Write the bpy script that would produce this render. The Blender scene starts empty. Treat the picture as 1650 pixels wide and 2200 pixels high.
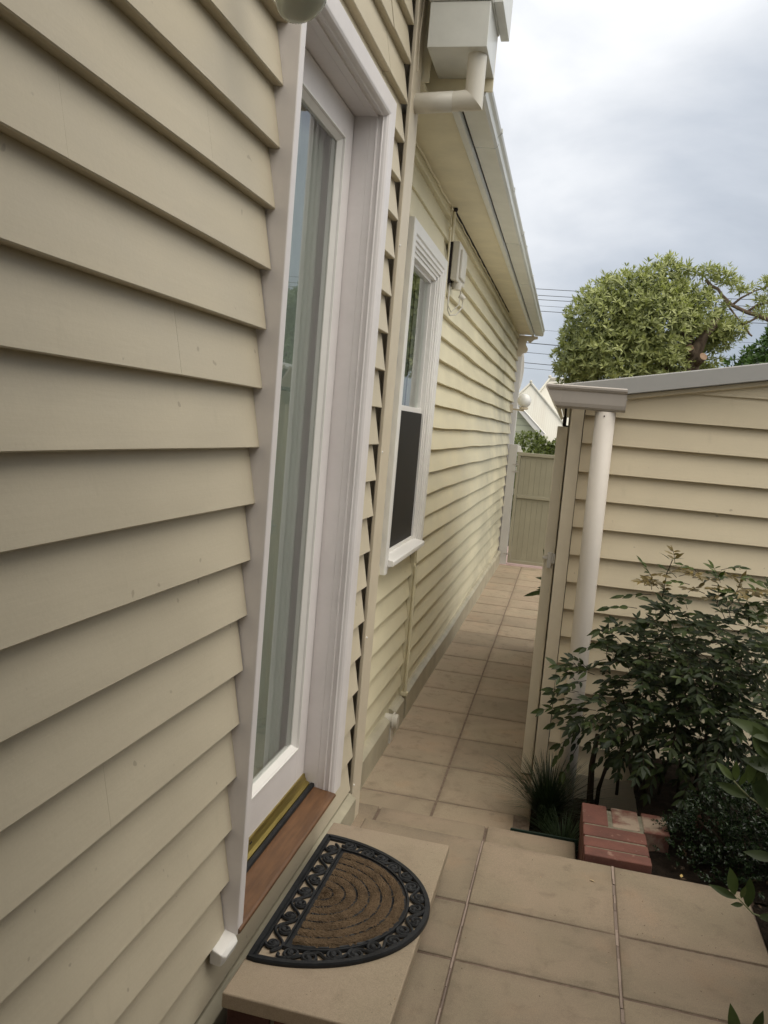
import bpy, math, random
import numpy as np
from mathutils import Vector, Matrix
R = math.radians
random.seed(7)
rng = np.random.default_rng(11)
sc = bpy.context.scene

# ------------------------------------------------------------------ camera
cam_d = bpy.data.cameras.new('camera')
cam = bpy.data.objects.new('camera', cam_d)
sc.collection.objects.link(cam)
cr = Vector((0.968930812144739, 0.23226361678551188, 0.08500996173537129))
cu = Vector((-0.10697684872702727, 0.08365821548575395, 0.9907357149200656))
cf = Vector((-0.2230000787286209, 0.9690484586951531, -0.10590585247084709))
M = Matrix.Identity(4)
for i in range(3):
    M[i][0] = cr[i]; M[i][1] = cu[i]; M[i][2] = -cf[i]
M[0][3], M[1][3], M[2][3] = 0.707, 0.0, 1.395
cam.matrix_world = M
cam_d.sensor_fit = 'HORIZONTAL'; cam_d.sensor_width = 36.0
cam_d.lens = 36.0 * 1790.0 / 1650.0
cam_d.clip_start = 0.02; cam_d.clip_end = 2000
sc.camera = cam

# ------------------------------------------------------------------ world: overcast sky with drifting cloud
SUN_EL, SUN_AZ = R(64), R(112)      # azimuth measured from +Y towards +X
w = bpy.data.worlds.new('World'); sc.world = w; w.use_nodes = True
nt = w.node_tree; nt.nodes.clear()
N = nt.nodes.new; L = nt.links.new
out = N('ShaderNodeOutputWorld'); bg = N('ShaderNodeBackground')
sky = N('ShaderNodeTexSky'); sky.sky_type = 'NISHITA'; sky.sun_disc = False
sky.sun_elevation = SUN_EL; sky.sun_rotation = SUN_AZ
sky.dust_density = 1.5; sky.air_density = 1.0; sky.ozone_density = 1.2
tc = N('ShaderNodeTexCoord')
mp = N('ShaderNodeMapping'); mp.inputs['Scale'].default_value = (1.5, 1.5, 2.4)
mp.inputs['Rotation'].default_value = (0.0, R(14), R(20))
n1 = N('ShaderNodeTexNoise'); n1.inputs['Scale'].default_value = 1.55; n1.inputs['Detail'].default_value = 7; n1.inputs['Roughness'].default_value = 0.52; n1.inputs['Distortion'].default_value = 0.35
n2 = N('ShaderNodeTexNoise'); n2.inputs['Scale'].default_value = 0.8; n2.inputs['Detail'].default_value = 3
L(tc.outputs['Generated'], mp.inputs[0]); L(mp.outputs[0], n1.inputs['Vector']); L(mp.outputs[0], n2.inputs['Vector'])
# height in the sky: haze brightens upward, blue-grey deck lower
sep = N('ShaderNodeSeparateXYZ'); L(tc.outputs['Generated'], sep.inputs[0])
# brightness of the deck towards the thin-cloud side (up, and to the left of the lane)
dotv = N('ShaderNodeVectorMath'); dotv.operation = 'DOT_PRODUCT'
L(tc.outputs['Generated'], dotv.inputs[0]); dotv.inputs[1].default_value = (-0.34, 0.62, 0.72)
mr = N('ShaderNodeMapRange'); mr.inputs['From Min'].default_value = 0.66; mr.inputs['From Max'].default_value = 1.0
mr.inputs['To Min'].default_value = 0.0; mr.inputs['To Max'].default_value = 1.0; mr.interpolation_type = 'SMOOTHSTEP'
L(dotv.outputs['Value'], mr.inputs['Value'])
addn = N('ShaderNodeMath'); addn.operation = 'MULTIPLY_ADD'; addn.inputs[1].default_value = 2.3; addn.inputs[2].default_value = -0.86
L(n1.outputs['Fac'], addn.inputs[0])
add2 = N('ShaderNodeMath'); add2.operation = 'ADD'; L(addn.outputs[0], add2.inputs[0])
sc1 = N('ShaderNodeMath'); sc1.operation = 'MULTIPLY'; sc1.inputs[1].default_value = 0.62; L(mr.outputs[0], sc1.inputs[0]); L(sc1.outputs[0], add2.inputs[1])
ramp = N('ShaderNodeValToRGB'); cre = ramp.color_ramp
cre.elements[0].position = 0.14; cre.elements[0].color = (5.9, 6.6, 7.6, 1)
cre.elements[1].position = 1.0; cre.elements[1].color = (13.0, 13.2, 13.5, 1)
e = cre.elements.new(0.42); e.color = (8.0, 8.6, 9.5, 1)
e = cre.elements.new(0.70); e.color = (10.4, 10.8, 11.4, 1)
L(add2.outputs[0], ramp.inputs['Fac'])
# gaps of paler blue near the horizon
mh = N('ShaderNodeMapRange'); mh.inputs['From Min'].default_value = 0.0; mh.inputs['From Max'].default_value = 0.22
mh.inputs['To Min'].default_value = 0.30; mh.inputs['To Max'].default_value = 0.05
L(sep.outputs['Z'], mh.inputs['Value'])
mix = N('ShaderNodeMixRGB'); L(mh.outputs[0], mix.inputs['Fac']); L(ramp.outputs[0], mix.inputs[1]); L(sky.outputs[0], mix.inputs[2])
# the thin bright part of the deck is overhead and behind the viewer, where the sun sits behind cloud
dot2 = N('ShaderNodeVectorMath'); dot2.operation = 'DOT_PRODUCT'
L(tc.outputs['Generated'], dot2.inputs[0]); dot2.inputs[1].default_value = (0.42, -0.16, 0.89)
mr2 = N('ShaderNodeMapRange'); mr2.inputs['From Min'].default_value = 0.42; mr2.inputs['From Max'].default_value = 1.0; mr2.interpolation_type = 'SMOOTHSTEP'
L(dot2.outputs['Value'], mr2.inputs['Value'])
mixb = N('ShaderNodeMixRGB'); L(mr2.outputs[0], mixb.inputs['Fac']); L(mix.outputs[0], mixb.inputs[1]); mixb.inputs[2].default_value = (30.0, 28.4, 25.4, 1)
L(mixb.outputs[0], bg.inputs['Color']); bg.inputs['Strength'].default_value = 0.082
L(bg.outputs[0], out.inputs['Surface'])

sun_d = bpy.data.lights.new('sun', 'SUN'); sun_d.energy = 0.7; sun_d.angle = R(40); sun_d.color = (1.0, 0.95, 0.87)
sun = bpy.data.objects.new('sun', sun_d); sc.collection.objects.link(sun)
sd = Vector((math.sin(SUN_AZ) * math.cos(SUN_EL), math.cos(SUN_AZ) * math.cos(SUN_EL), math.sin(SUN_EL)))
sun.rotation_euler = sd.to_track_quat('Z', 'Y').to_euler(); sun.location = sd * 30

sc.view_settings.view_transform = 'Standard'; sc.view_settings.look = 'None'
sc.view_settings.exposure = 0.0; sc.view_settings.gamma = 1.0
sc.cycles.max_bounces = 8; sc.cycles.transparent_max_bounces = 12
sc.cycles.use_denoising = True

# ------------------------------------------------------------------ frames of reference
# W: house extension and patio.  C: side lane, shed, eaves.  H: long wall of the house.
FW = Matrix.Identity(4)
ex = (0.9998431433693248, 0.017711257926749394, 0.0); ey = (-0.017711257926749394, 0.9998431433693248, 0.0)
FC = Matrix(((ex[0], ey[0], 0, 0), (ex[1], ey[1], 0, 0), (0, 0, 1, 0), (0, 0, 0, 1)))
A0 = (-0.1012848899607636, -0.0016412887317889258)
wn = (0.9999636074423245, 0.008531341684221263); wd = (-0.008531341684221263, 0.9999636074423245)
FH = Matrix(((wn[0], wd[0], 0, A0[0]), (wn[1], wd[1], 0, A0[1]), (0, 0, 1, 0), (0, 0, 0, 1)))

# ------------------------------------------------------------------ materials
class NT:
    def __init__(s, name):
        s.m = bpy.data.materials.new(name); s.m.use_nodes = True
        s.t = s.m.node_tree; s.t.nodes.clear()
        s.out = s.n('ShaderNodeOutputMaterial'); s.b = s.n('ShaderNodeBsdfPrincipled')
        s.l(s.b.outputs[0], s.out.inputs['Surface'])
        s.tc = s.n('ShaderNodeTexCoord')
    def n(s, k, **kw):
        x = s.t.nodes.new(k)
        for a, v in kw.items(): setattr(x, a, v)
        return x
    def l(s, a, b): s.t.links.new(a, b)
    def noise(s, scale, detail=4, rough=0.55, stretch=(1, 1, 1), co='Object', dist=0.0, vec=None):
        mp = s.n('ShaderNodeMapping'); mp.inputs['Scale'].default_value = stretch
        s.l(vec if vec is not None else s.tc.outputs[co], mp.inputs[0])
        x = s.n('ShaderNodeTexNoise'); x.inputs['Scale'].default_value = scale
        x.inputs['Detail'].default_value = detail; x.inputs['Roughness'].default_value = rough
        x.inputs['Distortion'].default_value = dist
        s.l(mp.outputs[0], x.inputs['Vector']); return x.outputs['Fac']
    def rng(s, v, a, b, c, d, smooth=False):
        x = s.n('ShaderNodeMapRange'); s.l(v, x.inputs['Value'])
        x.inputs['From Min'].default_value = a; x.inputs['From Max'].default_value = b
        x.inputs['To Min'].default_value = c; x.inputs['To Max'].default_value = d
        if smooth: x.interpolation_type = 'SMOOTHSTEP'
        return x.outputs[0]
    def mul(s, a, b):
        x = s.n('ShaderNodeMath', operation='MULTIPLY'); s.l(a, x.inputs[0])
        if isinstance(b, (int, float)): x.inputs[1].default_value = b
        else: s.l(b, x.inputs[1])
        return x.outputs[0]
    def mixc(s, f, a, b, bt='MIX'):
        x = s.n('ShaderNodeMixRGB', blend_type=bt)
        for v, i in ((f, 0), (a, 1), (b, 2)):
            if isinstance(v, (int, float)): x.inputs[i].default_value = v
            elif isinstance(v, tuple): x.inputs[i].default_value = (v[0], v[1], v[2], 1)
            else: s.l(v, x.inputs[i])
        return x.outputs[0]
    def scale(s, c, f):      # colour * scalar
        x = s.n('ShaderNodeVectorMath', operation='SCALE')
        if isinstance(c, tuple): x.inputs[0].default_value = c
        else: s.l(c, x.inputs[0])
        s.l(f, x.inputs['Scale']); return x.outputs[0]
    def attr(s, name='tone'):
        x = s.n('ShaderNodeAttribute', attribute_name=name); return x.outputs['Fac']
    def bump(s, h, strength=0.3, dist=0.002):
        x = s.n('ShaderNodeBump'); x.inputs['Strength'].default_value = strength; x.inputs['Distance'].default_value = dist
        s.l(h, x.inputs['Height']); s.l(x.outputs[0], s.b.inputs['Normal']); return x
    def done(s, col=None, rough=0.5, spec=0.5, metal=0.0):
        if col is not None:
            if isinstance(col, tuple): s.b.inputs['Base Color'].default_value = (*col, 1)
            else: s.l(col, s.b.inputs['Base Color'])
        if isinstance(rough, (int, float)): s.b.inputs['Roughness'].default_value = rough
        else: s.l(rough, s.b.inputs['Roughness'])
        s.b.inputs['Specular IOR Level'].default_value = spec; s.b.inputs['Metallic'].default_value = metal
        return s.m

def paint_boards(name, col, grain=(60, 3, 60), dirt=0.12, far_mould=False, warm=0.0):
    m = NT(name)
    big = m.noise(1.3, 3, 0.5, (1, 1, 1.5)); mid = m.noise(7, 5, 0.6, (1, 0.5, 1.2)); fine = m.noise(1.0, 6, 0.65, grain)
    spk = m.noise(220, 2, 0.5)
    f = m.rng(big, 0.3, 0.7, 1.0 - dirt * 0.6, 1.0 + dirt * 0.35)
    f = m.mul(f, m.rng(mid, 0.25, 0.75, 1.0 - dirt * 0.45, 1.0 + dirt * 0.3))
    f = m.mul(f, m.rng(spk, 0.3, 0.7, 0.985, 1.015))
    f = m.mul(f, m.attr())
    c = m.scale(col, f)
    st = m.noise(16, 4, 0.6, (1, 1, 0.35))
    c = m.mixc(m.rng(st, 0.60, 0.78, 0.0, 0.35, True), c, m.scale((col[0] * 0.80, col[1] * 0.80, col[2] * 0.78), m.attr()))
    # small knocks and specks in the paint
    kn = m.noise(34, 1, 0.4)
    c = m.mixc(m.rng(kn, 0.775, 0.80, 0.0, 0.45), c, (0.25, 0.2, 0.14))
    if far_mould:
        sepn = m.n('ShaderNodeSeparateXYZ'); m.l(m.tc.outputs['Object'], sepn.inputs[0])
        a = m.rng(sepn.outputs['Y'], 6.6, 9.2, 0.0, 1.0, True)
        mo = m.noise(1.3, 4, 0.55, (1, 0.9, 1.3))
        fm = m.mul(m.mul(a, m.rng(mo, 0.30, 0.72, 0.05, 0.62, True)), 1.0)
        c = m.mixc(fm, c, (0.24, 0.235, 0.185))
    h = m.mixc(0.35, fine, m.noise(90, 4, 0.6))
    m.bump(h, 0.42, 0.0020)
    return m.done(c, m.rng(mid, 0.3, 0.7, 0.42, 0.58), 0.4)

def paint_plain(name, col, rough=0.42, dirt=0.06, bump=0.12):
    m = NT(name)
    f = m.rng(m.noise(5, 4, 0.6), 0.3, 0.7, 1 - dirt, 1 + dirt * 0.4)
    f = m.mul(f, m.rng(m.noise(60, 3, 0.6), 0.3, 0.7, 0.985, 1.01))
    f = m.mul(f, m.attr())
    m.bump(m.noise(140, 3, 0.6), bump, 0.0008)
    c = m.scale(col, f)
    return m.done(c, rough, 0.45)

CREAM = (0.585, 0.520, 0.395)
M_near = paint_boards('cream_weatherboard_paint', CREAM)
M_house = paint_boards('cream_weatherboard_paint_aged', (0.74, 0.68, 0.49), dirt=0.14, far_mould=True)
M_shed = paint_boards('beige_shed_board_paint', (0.67, 0.58, 0.42), grain=(3, 60, 60), dirt=0.07)
M_trimc = paint_plain('cream_trim_paint', (0.66, 0.58, 0.45), dirt=0.10)
M_plinth = paint_plain('weathered_plinth_paint', (0.46, 0.42, 0.315), dirt=0.25)
M_soffit = paint_plain('cream_soffit_paint', (0.80, 0.73, 0.54), dirt=0.12)
M_white = paint_plain('white_trim_paint', (0.79, 0.75, 0.745), rough=0.38, bump=0.04)
M_white2 = paint_plain('bright_white_paint', (0.84, 0.82, 0.79), rough=0.35, dirt=0.03, bump=0.03)
M_dark = paint_plain('dark_gap', (0.022, 0.017, 0.02), rough=0.9)
M_gutter = paint_plain('white_gutter_steel', (0.70, 0.71, 0.68), rough=0.3, dirt=0.10)
M_bargem = paint_plain('grey_barge_steel', (0.40, 0.395, 0.385), rough=0.35, dirt=0.03, bump=0.03)
M_shgut = paint_plain('dull_grey_gutter', (0.43, 0.39, 0.355), rough=0.28, dirt=0.04, bump=0.03)
M_pipe = paint_plain('matt_downpipe_paint', (0.66, 0.61, 0.55), rough=0.5, dirt=0.05)
M_pvc = paint_plain('cream_rainwater_pipe', (0.66, 0.63, 0.56), rough=0.35, dirt=0.06)
M_gate = paint_plain('khaki_gate_paint', (0.365, 0.338, 0.25), dirt=0.08)
M_leaf_edge = paint_plain('taupe_gate_edge_paint', (0.68, 0.62, 0.50), dirt=0.07)
M_postgrey = paint_plain('grey_post_paint', (0.56, 0.54, 0.51), dirt=0.06)
M_green = paint_plain('dark_green_plastic', (0.012, 0.03, 0.022), rough=0.5)
M_grey = paint_plain('grey_metal', (0.25, 0.25, 0.25), rough=0.4)

def tile_mat(name, c1, c2, rough=0.72, blot=1.0):
    m = NT(name)
    geo = m.tc.outputs['Object']
    a = m.noise(3.2, 4, 0.55, dist=0.6); b = m.noise(14, 5, 0.62, dist=0.3); s = m.noise(420, 2, 0.5); g = m.noise(120, 3, 0.7)
    c = m.mixc(m.rng(a, 0.3, 0.7, 0, 1, True), c1, c2)
    c = m.mixc(m.rng(m.noise(2.1, 5, 0.6, dist=0.8), 0.48, 0.72, 0.0, 0.45, True), c, (c1[0] * 0.68, c1[1] * 0.68, c1[2] * 0.70))
    c = m.mixc(m.rng(b, 0.50, 0.78, 0.0, 0.55 * blot, True), c, (c1[0] * 0.62, c1[1] * 0.60, c1[2] * 0.60))
    c = m.mixc(m.rng(m.noise(5.5, 3, 0.5), 0.56, 0.75, 0, 0.35, True), c, (c2[0] * 1.12, c2[1] * 0.98, c2[2] * 0.88))
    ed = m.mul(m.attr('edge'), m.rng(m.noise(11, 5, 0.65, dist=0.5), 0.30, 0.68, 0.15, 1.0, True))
    c = m.mixc(m.mul(ed, 0.62), c, (c1[0] * 0.52, c1[1] * 0.50, c1[2] * 0.50))  # paver-edge grime, doubling as painted contact shade along the joints
    # scattered dark lichen spots
    vo = m.n('ShaderNodeTexVoronoi', feature='F1'); vo.inputs['Scale'].default_value = 9; m.l(m.tc.outputs['Object'], vo.inputs['Vector'])
    sp = m.mul(m.rng(vo.outputs['Distance'], 0.07, 0.15, 1.0, 0.0, True), m.rng(m.noise(2.5, 2, 0.5), 0.5, 0.62, 0, 0.38, True))
    c = m.mixc(sp, c, (0.16, 0.14, 0.105))
    f = m.mul(m.rng(s, 0.3, 0.7, 0.84, 1.12), m.attr()); f = m.mul(f, m.rng(g, 0.3, 0.7, 0.95, 1.04))
    c = m.scale(c, f)
    m.bump(m.mixc(0.5, s, g), 0.35, 0.0012)
    return m.done(c, rough, 0.35)
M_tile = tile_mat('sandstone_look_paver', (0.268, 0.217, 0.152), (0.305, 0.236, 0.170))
M_tile2 = tile_mat('sandstone_look_paver_lane_brightened', (0.365, 0.298, 0.213), (0.405, 0.315, 0.228), blot=1.3)  # same stone as the patio, coloured lighter to brighten the lane
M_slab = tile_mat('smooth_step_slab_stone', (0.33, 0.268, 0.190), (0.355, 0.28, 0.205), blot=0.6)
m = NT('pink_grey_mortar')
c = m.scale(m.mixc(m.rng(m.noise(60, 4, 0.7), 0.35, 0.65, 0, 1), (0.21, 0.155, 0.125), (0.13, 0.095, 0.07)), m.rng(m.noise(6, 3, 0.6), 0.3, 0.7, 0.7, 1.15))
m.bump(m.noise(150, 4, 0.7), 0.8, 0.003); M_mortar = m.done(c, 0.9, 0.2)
m = NT('red_brick')
c = m.mixc(m.rng(m.noise(9, 5, 0.65), 0.35, 0.7, 0, 1), (0.180, 0.078, 0.060), (0.115, 0.055, 0.045))
c = m.mixc(m.rng(m.noise(26, 5, 0.7), 0.60, 0.72, 0, 0.5), c, (0.42, 0.30, 0.23))
pale = m.attr('pale')
c = m.mixc(m.mul(pale, m.rng(m.noise(7, 5, 0.6), 0.47, 0.60, 0, 0.85)), c, (0.36, 0.29, 0.22))
c = m.scale(c, m.attr()); m.bump(m.noise(180, 4, 0.7), 0.7, 0.003); M_brick = m.done(c, 0.85, 0.25)
m = NT('brick_mortar')
m.bump(m.noise(200, 4, 0.7), 0.9, 0.004)
M_bmortar = m.done(m.mixc(m.rng(m.noise(30, 4, 0.7), 0.35, 0.65, 0, 1), (0.24, 0.215, 0.165), (0.15, 0.14, 0.10)), 0.95, 0.2)
m = NT('stained_timber_sill')
g = m.noise(1.0, 6, 0.65, (90, 6, 90)); b = m.noise(6, 4, 0.6, (3, 1, 3))
c = m.mixc(m.rng(g, 0.3, 0.7, 0, 1), (0.165, 0.080, 0.034), (0.095, 0.045, 0.020)); c = m.scale(c, m.rng(b, 0.3, 0.7, 0.75, 1.25))
m.bump(g, 0.3, 0.002); M_timber = m.done(c, 0.42, 0.5)
m = NT('aged_brass'); g = m.noise(30, 4, 0.6, (4, 0.3, 4))
M_brass = m.done(m.mixc(m.rng(g, 0.3, 0.7, 0, 1), (0.42, 0.33, 0.10), (0.28, 0.22, 0.07)), 0.38, 0.5, 0.85)
m = NT('black_rubber'); g = m.noise(80, 4, 0.65)
m.bump(m.noise(260, 3, 0.6), 0.25, 0.001)
M_rubber = m.done(m.scale((0.011, 0.012, 0.014), m.rng(m.noise(12, 4, 0.65), 0.3, 0.75, 0.6, 1.9)), m.rng(g, 0.3, 0.7, 0.36, 0.6), 0.32)
m = NT('brown_coir'); g = m.noise(500, 3, 0.7); b = m.noise(26, 4, 0.6)
c = m.scale(m.mixc(m.rng(b, 0.35, 0.65, 0, 1), (0.175, 0.120, 0.073), (0.115, 0.080, 0.050)), m.rng(g, 0.3, 0.7, 0.55, 1.4))
m.bump(g, 1.0, 0.004); M_coir = m.done(c, 1.0, 0.1)
m = NT('garden_soil')
c = m.mixc(m.rng(m.noise(30, 5, 0.7), 0.3, 0.7, 0, 1), (0.010, 0.008, 0.006), (0.035, 0.024, 0.016))
m.bump(m.noise(60, 6, 0.75), 1.0, 0.02); M_soil = m.done(c, 0.95, 0.15)
m = NT('suburban_ground')
c = m.mixc(m.rng(m.noise(0.5, 5, 0.6), 0.4, 0.6, 0, 1), (0.10, 0.10, 0.06), (0.16, 0.14, 0.10))
m.bump(m.noise(20, 6, 0.7), 0.6, 0.02); M_ground = m.done(c, 0.95, 0.15)
m = NT('pink_front_path')
M_pink = m.done(m.mixc(m.rng(m.noise(9, 4, 0.6), 0.3, 0.7, 0, 1), (0.62, 0.44, 0.40), (0.7, 0.52, 0.47)), 0.8, 0.2)

def glass_mat(name, base, ior=1.9, rough=0.0, see=0.5):
    m = NT(name)
    m.t.nodes.remove(m.b)
    tr = m.n('ShaderNodeBsdfTransparent'); tr.inputs[0].default_value = (*base, 1)
    gl = m.n('ShaderNodeBsdfGlossy'); gl.inputs['Roughness'].default_value = rough; gl.inputs[0].default_value = (1, 1, 1, 1)
    fr = m.n('ShaderNodeFresnel'); fr.inputs['IOR'].default_value = ior
    ge = m.n('ShaderNodeNewGeometry'); inv = m.n('ShaderNodeMath', operation='SUBTRACT'); inv.inputs[0].default_value = 1.0; m.l(ge.outputs['Backfacing'], inv.inputs[1])
    mx = m.n('ShaderNodeMixShader'); m.l(m.mul(fr.outputs[0], inv.outputs[0]), mx.inputs[0]); m.l(tr.outputs[0], mx.inputs[1]); m.l(gl.outputs[0], mx.inputs[2])
    m.l(mx.outputs[0], m.out.inputs['Surface']); return m.m
M_glass = glass_mat('window_glass', (0.93, 0.96, 0.94), 2.9)
m = NT('fly_screen_mesh')
M_screen = m.done(m.scale((0.010, 0.0095, 0.010), m.rng(m.noise(3, 3, 0.5), 0.3, 0.7, 0.8, 1.4)), 0.55, 0.35)
m = NT('ribbed_lamp_glass'); 
m.b.inputs['Transmission Weight'].default_value = 0.55
M_lens = m.done((0.74, 0.76, 0.68), 0.12, 0.6)
m = NT('opal_globe'); m.b.inputs['Subsurface Weight'].default_value = 0.0
M_opal = m.done((0.85, 0.85, 0.84), 0.18, 0.5)

def leaf_mat(name, dark, light, rough=0.35, trans=0.25, spec=0.5):
    m = NT(name)
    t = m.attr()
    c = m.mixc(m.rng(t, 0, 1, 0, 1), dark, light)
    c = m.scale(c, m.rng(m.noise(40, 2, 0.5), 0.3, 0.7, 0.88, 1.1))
    m.done(c, rough, spec)
    td = m.n('ShaderNodeBsdfTranslucent'); m.l(m.mixc(1.0, c, (0.9, 1.0, 0.55), 'MULTIPLY'), td.inputs['Color'])
    mx = m.n('ShaderNodeMixShader'); mx.inputs[0].default_value = trans
    m.l(m.b.outputs[0], mx.inputs[1]); m.l(td.outputs[0], mx.inputs[2]); m.l(mx.outputs[0], m.out.inputs['Surface'])
    return m.m
M_cloth = paint_plain('sheer_curtain', (0.30, 0.32, 0.295), rough=0.95, bump=0.02)
M_nand = leaf_mat('sacred_bamboo_leaves', (0.010, 0.020, 0.006), (0.070, 0.098, 0.020), 0.45, 0.2, 0.3)
M_nandy = leaf_mat('yellowed_new_shoots', (0.10, 0.075, 0.025), (0.22, 0.16, 0.05), 0.4)
M_box = leaf_mat('small_dark_leaves', (0.008, 0.018, 0.008), (0.035, 0.062, 0.022), 0.25)
M_olive = leaf_mat('broad_grey_green_leaves', (0.026, 0.042, 0.015), (0.105, 0.145, 0.045), 0.42, 0.22)
M_grass = leaf_mat('mondo_grass_blades', (0.010, 0.020, 0.010), (0.055, 0.085, 0.04), 0.4)
M_tree = leaf_mat('pale_green_tree_leaves', (0.085, 0.110, 0.035), (0.46, 0.49, 0.19), 0.42, 0.25)
M_tree2 = leaf_mat('deep_green_tree_leaves', (0.022, 0.055, 0.012), (0.11, 0.20, 0.04), 0.35, 0.3)
M_hedge = leaf_mat('hedge_leaves', (0.035, 0.06, 0.014), (0.25, 0.30, 0.06), 0.4, 0.25)
def bark(name, a, b):
    m = NT(name); g = m.noise(18, 5, 0.7, (1, 1, 0.35))
    m.bump(g, 0.8, 0.01); return m.done(m.mixc(m.rng(g, 0.35, 0.65, 0, 1), a, b), 0.9, 0.2)
M_bark = bark('rough_grey_brown_bark', (0.07, 0.05, 0.035), (0.16, 0.12, 0.085))
M_stem = bark('thin_dark_stems', (0.018, 0.014, 0.010), (0.05, 0.035, 0.022))
M_twig = bark('pale_green_twig', (0.20, 0.22, 0.12), (0.30, 0.30, 0.18))
M_cut = bark('sawn_wood', (0.30, 0.19, 0.12), (0.38, 0.26, 0.18))
M_wire = paint_plain('black_cable', (0.03, 0.03, 0.035), rough=0.6)

# ------------------------------------------------------------------ mesh helpers
class MB:
    def __init__(s): s.v = []; s.f = []; s.mi = []; s.tone = []; s.pale = []; s.ct = 1.0; s.cm = 0; s.cp = 0.0; s.T = None; s.ve = {}
    def p(s, x, y, z):
        if s.T: x, y, z = s.T(x, y, z)
        s.v.append((x, y, z)); return len(s.v) - 1
    def face(s, idx, tone=None):
        s.f.append(tuple(idx)); s.mi.append(s.cm); s.tone.append(s.ct if tone is None else tone); s.pale.append(s.cp)
    def box(s, x0, x1, y0, y1, z0, z1, tz=(0, 0, 0, 0)):
        i = [s.p(x, y, z) for z in (z0, z1) for (x, y) in ((x0, y0), (x1, y0), (x1, y1), (x0, y1))]
        if any(tz):
            for k in range(4): q = s.v[i[4 + k]]; s.v[i[4 + k]] = (q[0], q[1], q[2] + tz[k])
        for q in ((0, 3, 2, 1), (4, 5, 6, 7), (0, 1, 5, 4), (1, 2, 6, 5), (2, 3, 7, 6), (3, 0, 4, 7)): s.face([i[k] for k in q])
    def loft(s, rings, caps=True, closed=True, tones=None):
        ids = [[s.p(*q) for q in r] for r in rings]; n = len(rings[0])
        for a in range(len(ids) - 1):
            for k in range(n if closed else n - 1):
                k2 = (k + 1) % n; s.face((ids[a][k], ids[a][k2], ids[a + 1][k2], ids[a + 1][k]))
        if caps and closed: s.face(ids[0][::-1]); s.face(ids[-1])
    def extrude(s, poly, axis, lo, hi):        # poly in the two other axes, in order
        def mk(t):
            if axis == 'x': return [(t, a, b) for a, b in poly]
            if axis == 'y': return [(a, t, b) for a, b in poly]
            return [(a, b, t) for a, b in poly]
        s.loft([mk(lo), mk(hi)])
    def tube(s, pts, r, n=8, caps=True):
        pts = [Vector(p) for p in pts]; rr = r if isinstance(r, (list, tuple)) else [r] * len(pts)
        rings = []; up = Vector((0.13, 0.21, 1)).normalized()
        for i, p in enumerate(pts):
            d = (pts[min(i + 1, len(pts) - 1)] - pts[max(i - 1, 0)]).normalized()
            a = d.cross(up)
            if a.length < 1e-3: a = d.cross(Vector((1, 0, 0)))
            a.normalize(); b = d.cross(a).normalized()
            rings.append([tuple(p + rr[i] * (math.cos(2 * math.pi * k / n) * a + math.sin(2 * math.pi * k / n) * b)) for k in range(n)])
        s.loft(rings, caps)
    def sphere(s, c, r, nu=20, nv=12, sx=1, sy=1, sz=1):
        rings = []
        for j in range(nv + 1):
            t = math.pi * j / nv; rad = max(math.sin(t), 0.004)
            rings.append([(c[0] + r * sx * rad * math.cos(2 * math.pi * k / nu), c[1] + r * sy * rad * math.sin(2 * math.pi * k / nu), c[2] - r * sz * math.cos(t)) for k in range(nu)])
        s.loft(rings)
    def build(s, name, mats, parent=None, frame=FW, base=(0, 0, 0), smooth=False, bevel=0.0, bseg=2, angle=35):
        me = bpy.data.meshes.new(name)
        bx, by, bz = base
        me.from_pydata([(a - bx, b - by, c - bz) for a, b, c in s.v], [], s.f)
        for mm in (mats if isinstance(mats, (list, tuple)) else [mats]): me.materials.append(mm)
        me.polygons.foreach_set('material_index', s.mi)
        at = me.attributes.new('tone', 'FLOAT', 'FACE'); at.data.foreach_set('value', s.tone)
        if s.ve:
            a3 = me.attributes.new('edge', 'FLOAT', 'POINT'); a3.data.foreach_set('value', [s.ve.get(i, 0.0) for i in range(len(s.v))])
        if any(s.pale): at2 = me.attributes.new('pale', 'FLOAT', 'FACE'); at2.data.foreach_set('value', s.pale)
        if smooth: me.polygons.foreach_set('use_smooth', [True] * len(s.f))
        me.update()
        o = bpy.data.objects.new(name, me); sc.collection.objects.link(o)
        if parent is not None: o.parent = parent
        else: o.matrix_world = frame @ Matrix.Translation(base)
        if bevel:
            b = o.modifiers.new('bevel', 'BEVEL'); b.width = bevel; b.segments = bseg; b.limit_method = 'ANGLE'; b.angle_limit = R(angle)
        if smooth == 'auto':
            pass
        return o
WM = {}
def thing(name, label, cat, frame=FW, base=(0, 0, 0), group=None, kind=None):
    o = bpy.data.objects.new(name, None); o.empty_display_size = 0.1; sc.collection.objects.link(o)
    o.matrix_world = frame @ Matrix.Translation(base); WM[o.name] = frame @ Matrix.Translation(base); o['label'] = label; o['category'] = cat
    if group: o['group'] = group
    if kind: o['kind'] = kind
    return o
def tag(o, label=None, cat=None, group=None, kind=None):
    if label: o['label'] = label
    if cat: o['category'] = cat
    if group: o['group'] = group
    if kind: o['kind'] = kind
    return o
def part(mb, name, mats, root, frame=FW, base=(0, 0, 0), label=None, kind=None, **kw):   # a mesh in `frame` coordinates, child of root
    o = mb.build(name, mats, None, frame, base, **kw)
    w_ = frame @ Matrix.Translation(base); WM[o.name] = w_
    o.parent = root; o.matrix_parent_inverse = Matrix.Identity(4); o.matrix_basis = WM[root.name].inverted() @ w_
    if label: o['label'] = label
    if kind: o['kind'] = kind
    return o
def solo(mb, name, mats, label, cat, frame=FW, base=(0, 0, 0), group=None, kind=None, **kw):
    o = mb.build(name, mats, None, frame, base, **kw); WM[o.name] = frame @ Matrix.Translation(base)
    return tag(o, label, cat, group, kind)

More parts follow.
